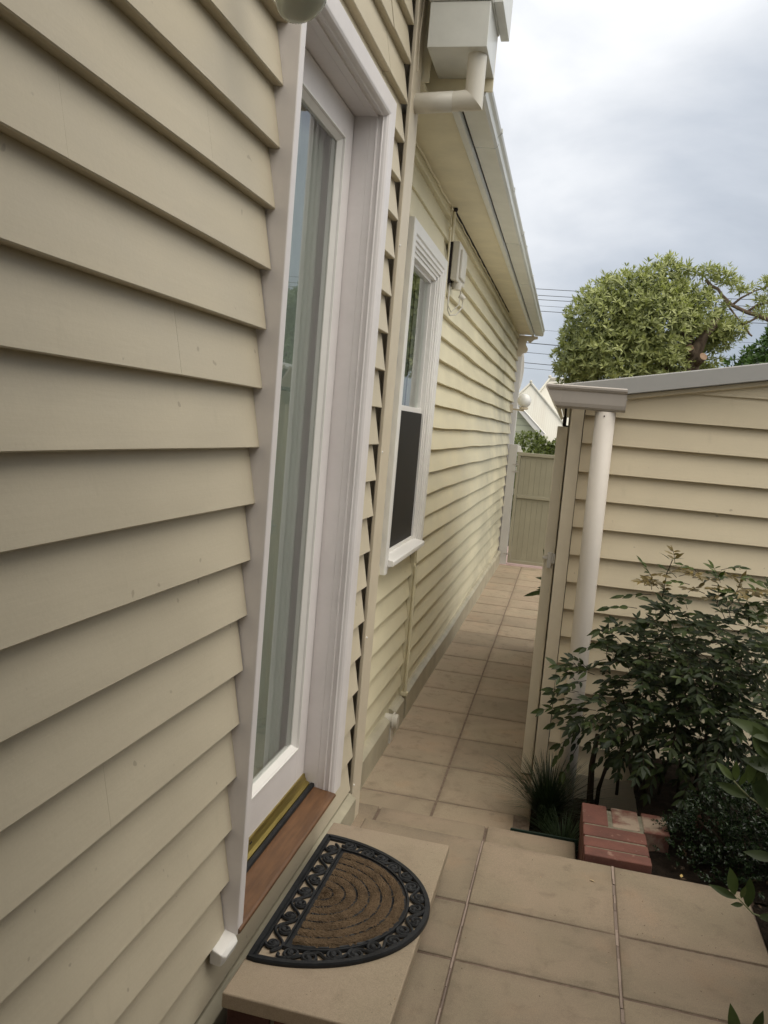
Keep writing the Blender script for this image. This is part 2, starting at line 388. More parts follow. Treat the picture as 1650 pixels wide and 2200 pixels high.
def boards(mb, s0, s1, lips, h, T, amp=0.0012, endj=0.003, joints=(), step=0.22, seed=0, top=None, depth=0.027):
    """lapped boards: n = outward, s = along, z = up; T maps (n,s,z)"""
    rr = random.Random(seed); old = mb.T; mb.T = T
    for bi, z in enumerate(lips):
        mb.ct = rr.uniform(0.965, 1.025)
        zt = z + h + 0.010
        if top is not None and zt > top: zt = top
        if zt <= z + 0.01: continue
        fr = (zt - z) / (h + 0.010)
        cuts = [s0 + rr.uniform(-endj, endj)] + sorted(j for (k, j) in joints if k == bi) + [s1 + rr.uniform(-endj, endj)]
        ph = rr.uniform(0, 10); ph2 = rr.uniform(0, 10); zo = rr.uniform(-0.0012, 0.0012); xo = rr.uniform(-0.0008, 0.0008)
        for ci in range(len(cuts) - 1):
            a, b = cuts[ci] + (0.0004 if ci else 0), cuts[ci + 1] - (0.0004 if ci < len(cuts) - 2 else 0)
            xo2 = xo + rr.uniform(-0.0006, 0.0006); n = max(1, int((b - a) / step))
            rings = []
            for i in range(n + 1):
                s_ = a + (b - a) * i / n
                dz = zo + amp * (math.sin(s_ * 2.1 + ph) + 0.6 * math.sin(s_ * 5.3 + ph2)); dx = xo2 + amp * 0.6 * math.sin(s_ * 3.1 + ph2)
                rings.append([(-depth - 0.005 + dx, s_, z + 0.0015 + dz), (-0.0022 + dx, s_, z + dz), (dx, s_, z + 0.0022 + dz), (-depth * fr + dx, s_, zt + (dz if top is None else 0)), (-depth - 0.0052 + dx, s_, zt)])
            mb.loft(rings)
    mb.ct = 1.0; mb.T = old
TW = lambda n, s, z: (n, s, z)

# leaf: curved lanceolate blade
def leaf(mb, base, d, up, Ln, W, tone, segs=3, curl=0.25, fold=0.25, shape=0.45):
    d = d / np.linalg.norm(d); side = np.cross(d, up); ns = np.linalg.norm(side)
    if ns < 1e-4: side = np.array([1., 0, 0])
    else: side = side / ns
    nrm = np.cross(side, d)
    mid = []; lf = []; rt = []
    for i in range(segs + 1):
        t = i / segs
        w_ = W * 0.5 * (math.sin(math.pi * t ** shape) if 0 < t < 1 else 0.0)
        c = base + d * Ln * t - nrm * Ln * curl * t * t
        mid.append(c - nrm * w_ * fold); lf.append(c - side * w_); rt.append(c + side * w_)
    mi = [mb.p(*m_) for m_ in mid]
    li = [mi[0]] + [mb.p(*l_) for l_ in lf[1:-1]] + [mi[-1]]; ri = [mi[0]] + [mb.p(*r_) for r_ in rt[1:-1]] + [mi[-1]]
    for i in range(segs):
        for q in ((mi[i], mi[i + 1], li[i + 1], li[i]), (mi[i], ri[i], ri[i + 1], mi[i + 1])):
            u = []
            for k in q:
                if k not in u: u.append(k)
            if len(u) > 2: mb.face(u, tone)
def rdir(zlo=-1, zhi=1):
    z = rng.uniform(zlo, zhi); a = rng.uniform(0, 2 * math.pi); r_ = math.sqrt(max(0, 1 - z * z)); return np.array([r_ * math.cos(a), r_ * math.sin(a), z])

# ================================================================== SETTING
ZL = -0.265                                     # lane level; patio is z = 0
# ground sheet to the horizon
mb = MB(); mb.box(-250, 250, -150, 400, -0.50, -0.33)
solo(mb, 'ground', M_ground, 'flat suburban ground', 'ground', kind='structure')

def paving(name, cells, z, T, mats, th=0.035, gap=0.0042, frame=FW, seed=1, tilt=0.0016, bed=None, var=0.07):
    rr = random.Random(seed); mb = MB(); mb.T = T
    for (x0, x1, y0, y1) in cells:
        mb.ct = rr.uniform(1 - var, 1 + var); t = [rr.uniform(-tilt, tilt) for _ in range(4)]
        g2 = [gap + rr.uniform(-0.0008, 0.0012) for _ in range(4)]
        X0_, X1_, Y0_, Y1_ = x0 + g2[0], x1 - g2[1], y0 + g2[2], y1 - g2[3]
        ins = min(0.035, (X1_ - X0_) * 0.3); xs_ = [X0_, X0_ + ins, X1_ - ins, X1_]; ys_ = [Y0_, Y0_ + ins, Y1_ - ins, Y1_]; gid = []
        for j in range(4):
            for i in range(4):
                u_, v_ = (xs_[i] - X0_) / (X1_ - X0_), (ys_[j] - Y0_) / (Y1_ - Y0_)
                k = mb.p(xs_[i], ys_[j], z + t[0] * (1 - u_) * (1 - v_) + t[1] * u_ * (1 - v_) + t[2] * u_ * v_ + t[3] * (1 - u_) * v_)
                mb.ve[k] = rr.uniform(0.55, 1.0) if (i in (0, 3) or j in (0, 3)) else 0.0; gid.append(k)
        for j in range(3):
            for i in range(3): mb.face((gid[j * 4 + i], gid[j * 4 + i + 1], gid[j * 4 + i + 5], gid[j * 4 + i + 4]))
        rim = [0, 1, 2, 3, 7, 11, 15, 14, 13, 12, 8, 4]; low = []
        for k in rim:
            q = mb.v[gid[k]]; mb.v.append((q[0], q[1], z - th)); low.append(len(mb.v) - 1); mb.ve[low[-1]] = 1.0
        for a in range(12):
            b = (a + 1) % 12; mb.face((low[a], low[b], gid[rim[b]], gid[rim[a]]))
    o = mb.build(name, mats[0], None, frame, bevel=0.004, bseg=2)
    return o
# patio pavers (rows along y, columns along x)
cols = [(0.052, 0.096), (0.096, 0.518), (0.518, 0.951), (0.951, 1.372)]
rows = [(2.366, 2.765), (2.089, 2.366), (1.69, 2.089), (1.29, 1.69), (0.89, 1.29), (0.49, 0.89), (0.09, 0.49), (-0.31, 0.09), (-0.71, -0.31), (-1.11, -0.71), (-1.51, -1.11)]
cells = []
for (x0, x1) in cols:
    for i, (y0, y1) in enumerate(rows):
        if x0 < 0.06: continue
        cells.append((x0, x1, y0, y1))
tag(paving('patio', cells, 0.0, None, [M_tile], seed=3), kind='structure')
# the corner paver is trimmed in a curve by the garden: soil mound laps over it further down
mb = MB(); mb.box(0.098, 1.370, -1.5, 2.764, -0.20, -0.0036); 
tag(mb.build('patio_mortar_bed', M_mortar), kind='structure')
# raised, cracked mortar ridge between the two right-hand columns
mb = MB(); rr = random.Random(5)
for xj, seed in ((0.9505, 1), (0.5180, 2)):
    y = 2.763
    while y > 0.2:
        l_ = rr.uniform(0.03, 0.12); wv = rr.uniform(0.0016, 0.0034) * (1.25 if xj > 0.9 else 0.8); dx = rr.uniform(-0.0009, 0.0009)
        mb.ct = rr.uniform(0.8, 1.3); z1 = rr.uniform(-0.0012, 0.0013)
        mb.box(xj - wv + dx, xj + wv + dx, y - l_, y - rr.choice((0, 0, 0.003)), -0.006, z1); y -= l_
m = NT('pale_joint_mortar'); m.bump(m.noise(180, 4, 0.7), 0.8, 0.003)
M_joint = m.done(m.scale((0.28, 0.22, 0.185), m.attr()), 0.9, 0.2)
tag(mb.build('patio_joint_mortar', M_joint), kind='structure')

# half-landing step between patio and lane
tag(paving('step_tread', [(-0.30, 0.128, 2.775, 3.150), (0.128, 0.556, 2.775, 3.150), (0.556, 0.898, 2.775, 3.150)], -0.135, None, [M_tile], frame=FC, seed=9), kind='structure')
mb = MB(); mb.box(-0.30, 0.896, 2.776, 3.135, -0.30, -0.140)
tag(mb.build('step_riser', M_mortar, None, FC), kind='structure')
# lane pavers
cells = []
ys = [3.158, 3.565] + [3.565 + 0.4035 * i for i in range(1, 18)]
ys = [y for y in ys if y < 10.58] + [10.58]
for i in range(len(ys) - 1):
    right = 0.655 if ys[i + 1] < 3.9 else 0.72
    cells.append((-0.20, 0.303, ys[i], ys[i + 1])); cells.append((0.303, right, ys[i], ys[i + 1]))
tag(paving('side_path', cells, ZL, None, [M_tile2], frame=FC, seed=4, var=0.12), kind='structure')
mb = MB(); mb.box(-0.20, 0.72, 3.15, 10.58, -0.33, ZL - 0.0032)
m = NT('brown_lane_mortar'); m.bump(m.noise(150, 4, 0.7), 0.6, 0.003)
M_mortar2 = m.done(m.mixc(m.rng(m.noise(40, 4, 0.7), 0.35, 0.65, 0, 1), (0.26, 0.20, 0.155), (0.17, 0.125, 0.095)), 0.9, 0.2)
tag(mb.build('side_path_mortar_bed', M_mortar2, None, FC), kind='structure')
mb = MB(); mb.box(-0.4, 1.2, 10.585, 12.4, -0.32, ZL + 0.004)
tag(mb.build('front_path', M_pink, None, FC), kind='structure')

# garden soil: a raised bed beside the patio, a sunk pocket behind the step
def soil(name, x0, x1, y0, y1, zf, nx, ny, frame=FC):
    mb = MB(); ids = []
    for j in range(ny + 1):
        row = []
        for i in range(nx + 1):
            x = x0 + (x1 - x0) * i / nx; y = y0 + (y1 - y0) * j / ny
            row.append(mb.p(x, y, zf(x, y) + rng.uniform(-0.008, 0.008)))
        ids.append(row)
    for j in range(ny):
        for i in range(nx): mb.face((ids[j][i], ids[j][i + 1], ids[j + 1][i + 1], ids[j + 1][i]))
    return tag(mb.build(name, M_soil, None, frame, smooth=True), kind='structure')
soil('garden_soil_pocket', 0.655, 1.02, 3.152, 3.96, lambda x, y: -0.30, 12, 26)
def zbed(x, y):
    return -0.035 if y > 1.75 else -0.05
soil('garden_bed', 1.125, 3.4, 2.74, 3.97, lambda x, y: -0.045 - 0.02 * math.sin(x * 7) * math.sin(y * 5), 60, 32)
soil('garden_bed_edge', 1.385, 3.4, -1.5, 2.76, lambda x, y: -0.03 + 0.012 * math.sin(x * 9 + y * 6), 50, 28, FW)
# bark and leaf litter
mb = MB()
for k in range(900):
    x = rng.uniform(1.12, 2.3); y = rng.uniform(1.75, 3.2)
    if x < 1.385 and y < 2.79: continue
    if x < 1.14: continue
    s_ = rng.uniform(0.006, 0.02); d = rdir(-0.3, 0.3)
    leaf(mb, np.array([x, y, -0.03 + rng.uniform(0, 0.012)]), d, np.array([0, 0, 1.]), s_ * 1.6, s_, rng.uniform(0.3, 1.2), segs=2)
m = NT('dry_leaf_litter'); M_litter = m.done(m.scale((0.060, 0.038, 0.022), m.attr()), 0.8, 0.3)
tag(mb.build('leaf_litter', M_litter), 'brown leaf litter scattered on the garden bed', 'leaf litter', kind='stuff')

# ================================================================== HOUSE
HB = 0.1296; Z0 = 2.0953
house = thing('weatherboard_house', 'cream weatherboard house with glazed door and white window along the tiled lane', 'house', FW, (-0.1, 3.0, -0.265))
# --- near wall boards
lips = [Z0 - HB * k for k in range(-8, 17)]
mb = MB()
YA, YB, YC, YD = -1.6, 1.7655, 2.640, 2.902
lowS = [z for z in lips]
boards(mb, YA, YB, lips[:-1], HB, TW, seed=1, joints=((8 + 3, 1.02), (8 + 5, 1.38), (8 + 6, 0.98), (8 + 13, 1.17), (8 + 11, 1.22), (8 + 2, 1.45)), step=0.15, amp=0.0010)
boards(mb, YC, YD, [z for z in lips if 0.145 < z], HB, TW, seed=2, step=0.1, amp=0.0004, endj=0.003)
boards(mb, YB + 0.001, YC - 0.001, [z for z in lips if z > 2.40], HB, TW, seed=3, step=0.1, amp=0.0004, endj=0.0)
boards(mb, YB + 0.001, YC - 0.001, [2.392], 0.085, TW, seed=3, amp=0.0, endj=0.0)
boards(mb, YA, YD, [Z0 - HB * 16], HB, TW, seed=1, amp=0.0006, endj=0.0, top=0.150)
wall = part(mb, 'extension_wall', M_near, house)
# backing coloured near-black for the shade in the board-end gaps
mb = MB(); mb.box(-0.30, -0.045, YA, 1.79, -0.30, 3.25); mb.box(-0.30, -0.045, 2.575, 2.995, -0.30, 3.25)
mb.box(-0.30, -0.045, 1.79, 2.575, 2.34, 3.25); mb.box(-0.30, -0.045, 1.79, 2.575, -0.30, 0.14)
part(mb, 'wall_lining', M_dark, house)
# corner post with a dark gap
mb = MB(); mb.box(-0.011, 0.004, 2.930, 3.058, -0.262, 3.25); mb.box(-0.10, -0.0115, 3.00, 3.058, -0.262, 3.25)
cp = part(mb, 'corner_post', M_trimc, house, bevel=0.003)
for (y, z) in ((2.938, 0.03), (2.941, 1.29), (2.943, 0.60), (2.940, 2.02)):
    mb = MB(); mb.sphere((0.004, y, z), 0.0045, 10, 6); part(mb, 'nail_head', M_white2, cp, smooth=True)
# base board of the extension
mb = MB(); mb.extrude([(-0.03, -0.10), (0.022, -0.10), (0.022, -0.012), (-0.004, 0.004), (-0.03, 0.006)], 'y', -1.6, 2.922)
part(mb, 'base_board', M_plinth, house, bevel=0.002)

# --- door frame
fr = MB()
fr.box(-0.16, -0.0305, 1.773, 1.799, 0.15, 2.345); fr.box(-0.16, -0.0305, 2.561, 2.60, 0.15, 2.345); fr.box(-0.16, -0.0305, 1.799, 2.561, 2.321, 2.345)
dframe = part(fr, 'door_frame', M_white, house, bevel=0.0015)
def arch_profile(w_, d):      # (across, outwards) moulded architrave, 0 = opening side
    return [(0.0, -0.03), (0.0, -0.011), (-0.003, -0.0095), (-0.003, -0.0065), (0.003, -0.005), (0.004, 0.006), (-0.001, 0.0075), (-0.001, 0.0105), (0.002, 0.013), (0.004, 0.020), (0.009, 0.0265), (0.016, 0.0295), (0.022, d), (w_ - 0.004, d), (w_, d - 0.004), (w_, -0.03)]
pr_ = arch_profile(0.079, 0.030)
mb = MB()
zt = 2.321; W_ = 0.079
def ring_far(t_out):  # not used
    return None
# far side architrave and head architrave, mitred
rings = []
rings.append([(x, 2.561 + a, 0.158) for a, x in pr_])
rings.append([(x, 2.561 + a, 2.321 + a * 0.85) for a, x in pr_])
rings.append([(x, 1.799 - 0.0345 * a / W_, 2.321 + a * 0.85) for a, x in pr_])
mb.loft(rings)
part(mb, 'architrave', M_white, dframe, bevel=0.0, label='moulded architrave round the far side and head of the door')
mb = MB(); mb.extrude([(-0.03, 1.7665), (0.029, 1.7665), (0.031, 1.769), (0.031, 1.7955), (0.0285, 1.799), (-0.03, 1.799)], 'z', 0.150, 2.38)
part(mb, 'side_stop', M_white, dframe, bevel=0.0015, label='narrow square-edged stop on the near side')
# broken horn of the old sill below the near side
mb = MB()
mb.loft([[(-0.01, 1.700, 0.150), (-0.01, 1.768, 0.160), (-0.01, 1.765, 0.118), (-0.01, 1.703, 0.108)],
         [(0.022, 1.695, 0.140), (0.026, 1.768, 0.152), (0.022, 1.764, 0.116), (0.018, 1.702, 0.106)],
         [(0.030, 1.706, 0.131), (0.036, 1.760, 0.141), (0.030, 1.756, 0.121), (0.024, 1.712, 0.112)]])
part(mb, 'sill_horn', M_white2, dframe, bevel=0.003)
# sill
mb = MB(); mb.extrude([(-0.16, 0.150), (0.020, 0.1515), (0.034, 0.1525), (0.038, 0.157), (0.036, 0.163), (0.030, 0.1655), (-0.16, 0.190)], 'y', 1.7685, 2.5605)
part(mb, 'door_sill', M_timber, house, bevel=0.0012)
# door leaf
XD = -0.08
mb = MB()
gy0, gy1, gz0, gz1 = 1.915, 2.470, 0.335, 2.225
mb.box(-0.12, XD, 1.802, gy0, 0.212, 2.3185); mb.box(-0.12, XD, gy1, 2.558, 0.212, 2.3185)
mb.box(-0.12, XD, gy0, gy1, 0.212, gz0); mb.box(-0.12, XD, gy0, gy1, gz1, 2.3185)
door = part(mb, 'door', M_white, house, bevel=0.0012)
mb = MB(); mb.box(-0.104, -0.1005, gy0 - .004, gy1 + .004, gz0 - .004, gz1 + .004)
part(mb, 'glass_pane', M_glass, door)
mb = MB()     # mitred glazing bead: slope plus small fillet
bp = [(-0.1004, 0.0), (-0.0985, 0.0), (-0.082, -0.013), (-0.0775, -0.0135), (-0.0770, -0.0175), (-0.0795, -0.018), (-0.0795, 0.003), (-0.1004, 0.003)]
bp = [(-0.1004, 0.012), (-0.0970, 0.012), (-0.0830, 0.0), (-0.0765, -0.002), (-0.0765, -0.0065), (-0.0800, -0.0085), (-0.1004, -0.0085)]
rings = []
for (y, z, sy, sz) in ((gy0, gz0, 1, 1), (gy1, gz0, -1, 1), (gy1, gz1, -1, -1), (gy0, gz1, 1, -1), (gy0, gz0, 1, 1)):
    rings.append([(x, y + sy * a, z + sz * a) for x, a in bp])
mb.loft(rings, caps=False)
part(mb, 'glazing_bead', M_white2, door)
mb = MB()     # brass weather strip under the leaf
mb.extrude([(-0.083, 0.186), (-0.066, 0.184), (-0.0655, 0.192), (-0.072, 0.205), (-0.0745, 0.216), (-0.080, 0.216), (-0.083, 0.21)], 'y', 1.803, 2.556)
mb.extrude([(-0.0655, 0.181), (-0.057, 0.180), (-0.0555, 0.186), (-0.0655, 0.192)], 'y', 1.803, 2.558)
th = part(mb, 'threshold', M_brass, door, bevel=0.0006)
mb = MB(); mb.extrude([(-0.0548, 0.176), (-0.040, 0.1745), (-0.0385, 0.180), (-0.0415, 0.1865), (-0.051, 0.1875), (-0.0548, 0.184)], 'y', 1.800, 2.5605)
part(mb, 'threshold_seal', M_rubber, door, bevel=0.001)
mb = MB(); mb.box(-0.0738, -0.0706, 2.085, 2.093, 0.199, 0.2062); mb.box(-0.0738, -0.0706, 2.078, 2.084, 0.199, 0.2062)
part(mb, 'weather_strip_clip', M_dark, door)
# room with a sheer curtain behind the door
mb = MB()
n_ = 60; rings = []
for i in range(n_ + 1):
    y = 1.83 + 0.72 * i / n_; x = -0.138 + 0.004 * math.sin(i * 1.15) + 0.002 * math.sin(i * 2.7)
    rings.append([(x, y, 0.20), (x, y, 2.35)])
mb.loft(rings, caps=False, closed=False)
part(mb, 'curtain', M_cloth, house, smooth=True)
mb = MB(); mb.box(-1.9, -1.85, 0.8, 3.05, 0.1, 2.6); mb.box(-1.9, -0.31, 0.8, 3.05, 0.10, 0.14); mb.box(-1.9, -0.31, 0.80, 0.84, 0.1, 2.6); mb.box(-1.9, -0.31, 3.0, 3.05, 0.1, 2.6)  # ceiling left out so added sky light brightens the curtain
m = NT('pale_room_plaster'); M_room = m.done((0.72, 0.71, 0.68), 0.9, 0.2)
part(mb, 'room_lining', M_room, house)
# unseen eaves, added above the extension to shade the wall top
mb = MB(); mb.box(-0.30, 0.22, -1.6, 3.02, 3.26, 3.30); mb.box(0.20, 0.225, -1.6, 3.02, 3.24, 3.42)
part(mb, 'shade_eaves', M_soffit, house)

# --- long wall (frame H: n, s, z)
LP = 1.5236
WS0, WS1, WZ0, WZ1 = 3.668, 4.618, 0.742, 2.303
up = [LP + HB * k for k in range(-14, 9)]
mb = MB()
up_r = [z for z in up if z > -0.20]
boards(mb, 4.630, 10.64, up_r, HB, TW, seed=12, amp=0.0028, step=0.16, joints=((4, 6.4), (6, 7.3), (9, 5.2), (10, 6.9), (12, 5.9), (15, 7.6), (2, 5.5), (8, 8.3)), depth=0.030)
boards(mb, 3.30, 3.652, [z for z in up if z > 0.70], HB, TW, seed=13, amp=0.0005, step=0.1, endj=0.002, depth=0.030)
boards(mb, 3.655, 4.628, [z for z in up if z > 2.30], HB, TW, seed=14, amp=0.0012, endj=0, step=0.1, depth=0.030)
boards(mb, 3.655, 4.628, [2.306], up[[i for i, z in enumerate(up) if z > 2.306][0]] - 2.306, TW, seed=14, amp=0, endj=0, depth=0.014)
boards(mb, 3.30, 4.508, [0.575 - 0.1262 * k for k in range(0, 7)], 0.1262, TW, seed=15, amp=0.0012, endj=0.002, top=None, depth=0.030)
boards(mb, 3.30, 4.508, [0.7012], 0.1262, TW, seed=15, amp=0.0, endj=0.002, top=0.744, depth=0.012)
boards(mb, 4.508, 4.628, [z for z in up if -0.20 < z < 0.5], HB, lambda n, s, z: (n - 0.012, s, z), seed=16, amp=0, endj=0, depth=0.030)
lwall = part(mb, 'long_wall', M_house, house, FH)
mb = MB(); mb.box(-0.25, -0.034, 3.10, 3.76, -0.28, 3.0); mb.box(-0.25, -0.034, 4.52, 10.62, -0.28, 3.0); mb.box(-0.25, -0.034, 3.76, 4.52, 2.22, 3.0); mb.box(-0.25, -0.034, 3.76, 4.52, -0.28, 0.76)
mb.box(-0.9, -0.26, 10.50, 10.62, -0.28, 3.0)
part(mb, 'long_wall_lining', M_dark, house, FH)  # near-black colour stands for the shade in slots beside the casing
mb = MB(); mb.box(-0.02, 0.006, 4.512, 4.572, -0.13, 0.752); mb.box(-0.005, 0.010, 4.548, 4.556, -0.10, 0.74)
part(mb, 'cover_strip', M_house, house, FH, bevel=0.002)
# base board: broken by a vent pipe collar
mb = MB()
bpz = [(-0.02, -0.285), (0.026, -0.285), (0.026, -0.135), (0.004, -0.118), (-0.02, -0.115)]
for a, b in ((3.30, 4.105), (4.235, 4.485)): mb.extrude(bpz, 'y', a, b)
n_ = 30; rings = []
for i in range(n_ + 1):
    s_ = 4.535 + (10.62 - 4.535) * i / n_; dz = 0.006 * math.sin(s_ * 1.7) + 0.03 * (s_ - 4.5) / 6
    rings.append([(a + (0.002 * math.sin(s_ * 3.3) if a > 0 else 0), s_, b + (dz if b > -0.2 else 0)) for a, b in bpz])
mb.loft(rings)
part(mb, 'base_board', M_plinth, house, FH, bevel=0.002)
mb = MB()
for (x0, x1, r_) in ((-0.02, 0.028, 0.036), (0.028, 0.038, 0.046), (0.038, 0.056, 0.038)):
    mb.loft([[(x, 4.168 + r_ * math.cos(2 * math.pi * k / 24), -0.155 + r_ * math.sin(2 * math.pi * k / 24)) for k in range(24)] for x in (x0, x1)])
mb.box(0.0, 0.03, 4.13, 4.205, -0.27, -0.16)
part(mb, 'vent_pipe_collar', M_pvc, house, FH, bevel=0.002)
mb = MB(); mb.tube([(0.022, 4.50, -0.11), (0.022, 4.50, 0.06), (0.016, 4.515, 0.62)], 0.009, 8); mb.box(0.0, 0.036, 4.485, 4.52, -0.118, -0.10)
part(mb, 'vent_tube', M_house, house, FH, smooth=False)

# --- window
win = MB()
prw = [(0.0, -0.03), (0.0, 0.008), (0.014, 0.009), (0.018, 0.016), (0.034, 0.016), (0.040, 0.023), (0.092, 0.024), (0.096, 0.020), (0.097, -0.010), (0.090, -0.03)]
c0, c1, ct = 3.766, 4.520, 2.205
rings = [[(x, c0 - a, 0.705) for a, x in prw], [(x, c0 - a, ct + a) for a, x in prw], [(x, c1 + a, ct + a) for a, x in prw], [(x, c1 + a, 0.752) for a, x in prw]]
win.loft(rings)
window = part(win, 'window', M_white2, house, FH)
mb = MB(); mb.box(-0.12, -0.001, c0 - 0.005, c0 + 0.022, 0.752, ct); mb.box(-0.12, -0.001, c1 - 0.022, c1 + 0.005, 0.752, ct); mb.box(-0.12, -0.001, c0, c1, ct - 0.016, ct + 0.01)
mb.box(-0.03, -0.008, c1 - 0.044, c1 - 0.022, 0.76, ct - 0.016); mb.box(-0.03, -0.008, c0 + 0.022, c0 + 0.044, 0.76, ct - 0.016); mb.box(-0.03, -0.008, c0 + 0.022, c1 - 0.022, ct - 0.036, ct - 0.016)
part(mb, 'window_frame', M_white2, window, FH, bevel=0.001)
a0, a1 = c0 + 0.040, c1 - 0.024
mb = MB(); zt, zb = ct - 0.018, 1.462
mb.box(-0.062, -0.030, a0 - 0.02, a0 + 0.02, zb, zt); mb.box(-0.062, -0.030, a1 - 0.040, a1, zb, zt); mb.box(-0.062, -0.030, a0, a1, zt - 0.035, zt); mb.box(-0.062, -0.024, a0, a1 + 0.0, zb, zb + 0.026)
part(mb, 'upper_sash', M_white2, window, FH, bevel=0.0012)
mb = MB(); mb.box(-0.048, -0.044, a0 + 0.018, a1 - 0.038, zb + 0.024, zt - 0.03)
part(mb, 'glass_pane', M_glass, window, FH)
mb = MB(); mb.box(-0.030, -0.010, a0 - 0.02, a0 + 0.004, 0.765, zb); mb.box(-0.030, -0.010, a1 - 0.022, a1, 0.765, zb); mb.box(-0.030, -0.010, a0, a1, 0.765, 0.792)
part(mb, 'fly_screen_frame', M_white2, window, FH, bevel=0.001)
mb = MB(); mb.box(-0.024, -0.020, a0, a1 - 0.02, 0.79, zb)
part(mb, 'fly_screen', M_screen, window, FH)
mb = MB(); mb.extrude([(-0.10, 0.735), (0.040, 0.738), (0.052, 0.742), (0.052, 0.762), (0.046, 0.767), (-0.10, 0.790)], 'y', c0 - 0.052, 4.515)
mb.extrude([(0.0, 0.705), (0.012, 0.712), (0.020, 0.722), (0.030, 0.730), (0.036, 0.741), (0.0, 0.741)], 'y', c0 - 0.03, c0 + 0.02)
mb.extrude([(-0.01, 0.700), (0.014, 0.706), (0.020, 0.72), (0.030, 0.74), (-0.01, 0.742)], 'y', 4.508, 4.566)
part(mb, 'window_sill', M_white2, window, FH, bevel=0.002)
mb = MB(); n_ = 40; rings = []
for i in range(n_ + 1):
    y = c0 + 0.02 + (c1 - c0 - 0.04) * i / n_; rings.append([(-0.135 + 0.01 * math.sin(i * 1.3), y, 0.78), (-0.135 + 0.01 * math.sin(i * 1.3), y, 2.19)])
mb.loft(rings, caps=False, closed=False)
part(mb, 'window_curtain', M_cloth, house, FH, smooth=True)

# --- eaves of the long wall (frame C)
mb = MB(); mb.box(-0.30, 0.137, 3.19, 10.56, 2.622, 2.640); mb.box(-0.30, 0.060, 3.07, 3.1899, 2.622, 2.640)
part(mb, 'soffit', M_soffit, house, FC)
mb = MB(); mb.box(0.1372, 0.166, 3.20, 10.58, 2.604, 2.72)
part(mb, 'fascia', M_gutter, house, FC, bevel=0.003)
mb = MB(); mb.box(0.1665, 0.1735, 3.205, 10.57, 2.634, 2.66); part(mb, 'gutter_gap_shade', M_dark, house, FC)  # solid dark strip standing in for shade between fascia and gutter
gp = [(0.1735, 2.630), (0.1745, 2.626), (0.262, 2.622), (0.274, 2.630), (0.277, 2.642), (0.270, 2.652), (0.272, 2.672), (0.283, 2.680), (0.287, 2.690), (0.283, 2.698), (0.277, 2.695), (0.268, 2.680), (0.262, 2.655), (0.262, 2.632), (0.174, 2.634)]
mb = MB(); js = [3.20, 3.76, 4.63, 5.60, 6.01, 7.07, 8.03, 9.2, 10.60]
for i in range(len(js) - 1):
    o_ = 0.0012 * (i % 2); mb.ct = random.uniform(0.94, 1.03)
    mb.extrude([(a + o_, b - o_) for a, b in gp], 'y', js[i] + 0.0022, js[i + 1] - 0.0022)
mb.ct = 1.0; mb.extrude([(0.168, 2.632), (0.17, 2.622), (0.262, 2.618), (0.276, 2.628), (0.283, 2.68), (0.287, 2.69), (0.28, 2.70), (0.168, 2.70)], 'y', 10.598, 10.603)
gut = part(mb, 'gutter', M_gutter, house, FC)
for y in js[1:-1]:
    mb = MB(); mb.box(0.276, 0.2905, y - 0.012, y + 0.004, 2.683, 2.7015); part(mb, 'gutter_clip', M_gutter, gut, FC, bevel=0.001)
# roof over the long wall
mb = MB(); mb.loft([[(0.20, 3.20, 2.735), (-2.6, 3.20, 4.0), (-2.6, 3.20, 3.96), (0.20, 3.20, 2.705)], [(0.20, 10.62, 2.735), (-2.6, 10.62, 4.0), (-2.6, 10.62, 3.96), (0.20, 10.62, 2.705)]])
part(mb, 'roof', M_bargem, house, FC)
# scroll bracket at the far eaves end
pts = [(0.215, 2.604), (0.215, 2.575), (0.175, 2.565), (0.158, 2.552), (0.148, 2.540), (0.138, 2.528), (0.120, 2.522), (0.108, 2.528), (0.102, 2.542), (0.094, 2.545), (0.086, 2.538), (0.080, 2.520), (0.080, 2.497), (0.092, 2.478), (0.106, 2.455), (0.108, 2.430), (0.098, 2.408), (0.080, 2.396), (0.062, 2.396), (0.048, 2.388), (0.040, 2.372), (0.026, 2.350), (-0.02, 2.345), (-0.02, 2.604)]
mb = MB(); mb.extrude(pts, 'y', 10.50, 10.545)
part(mb, 'scroll_bracket', M_trimc, house, FC, bevel=0.003)
mb = MB(); mb.box(-0.30, 0.30, 3.195, 3.2045, 2.640, 3.3); mb.box(-0.30, 0.085, 3.062, 3.07, 2.620, 3.3)
part(mb, 'eaves_end_board', M_soffit, house, FC)
# rainwater box and its outlet
mb = MB(); mb.box(0.094, 0.300, 2.935, 3.195, 2.684, 2.832); mb.box(0.089, 0.306, 2.930, 3.20, 2.834, 3.2)
mb.box(0.3065, 0.338, 2.96, 3.25, 2.838, 3.2)
rwb = part(mb, 'rainwater_box', M_gutter, house, FC, bevel=0.002)
mb = MB(); cx, cy = 0.262, 3.000; r_ = 0.033
def ringz(z, rad=r_, tilt=0.0): return [(cx + rad * math.cos(2 * math.pi * k / 28), cy + rad * math.sin(2 * math.pi * k / 28), z + tilt * math.cos(2 * math.pi * k / 28)) for k in range(28)]
def ringx(x, rad=r_, tilt=0.0): return [(x + tilt * math.cos(2 * math.pi * k / 28), cy + rad * math.sin(2 * math.pi * k / 28), 2.607 + rad * math.cos(2 * math.pi * k / 28)) for k in range(28)]
mb.loft([ringz(2.688), ringz(2.575, tilt=-0.0)], caps=False)
mb.loft([ringz(2.575), [(cx + r_ * math.cos(t), cy + r_ * math.sin(t), 2.535 - r_ * math.cos(t)) for t in [2 * math.pi * k / 28 for k in range(28)]]], caps=False)
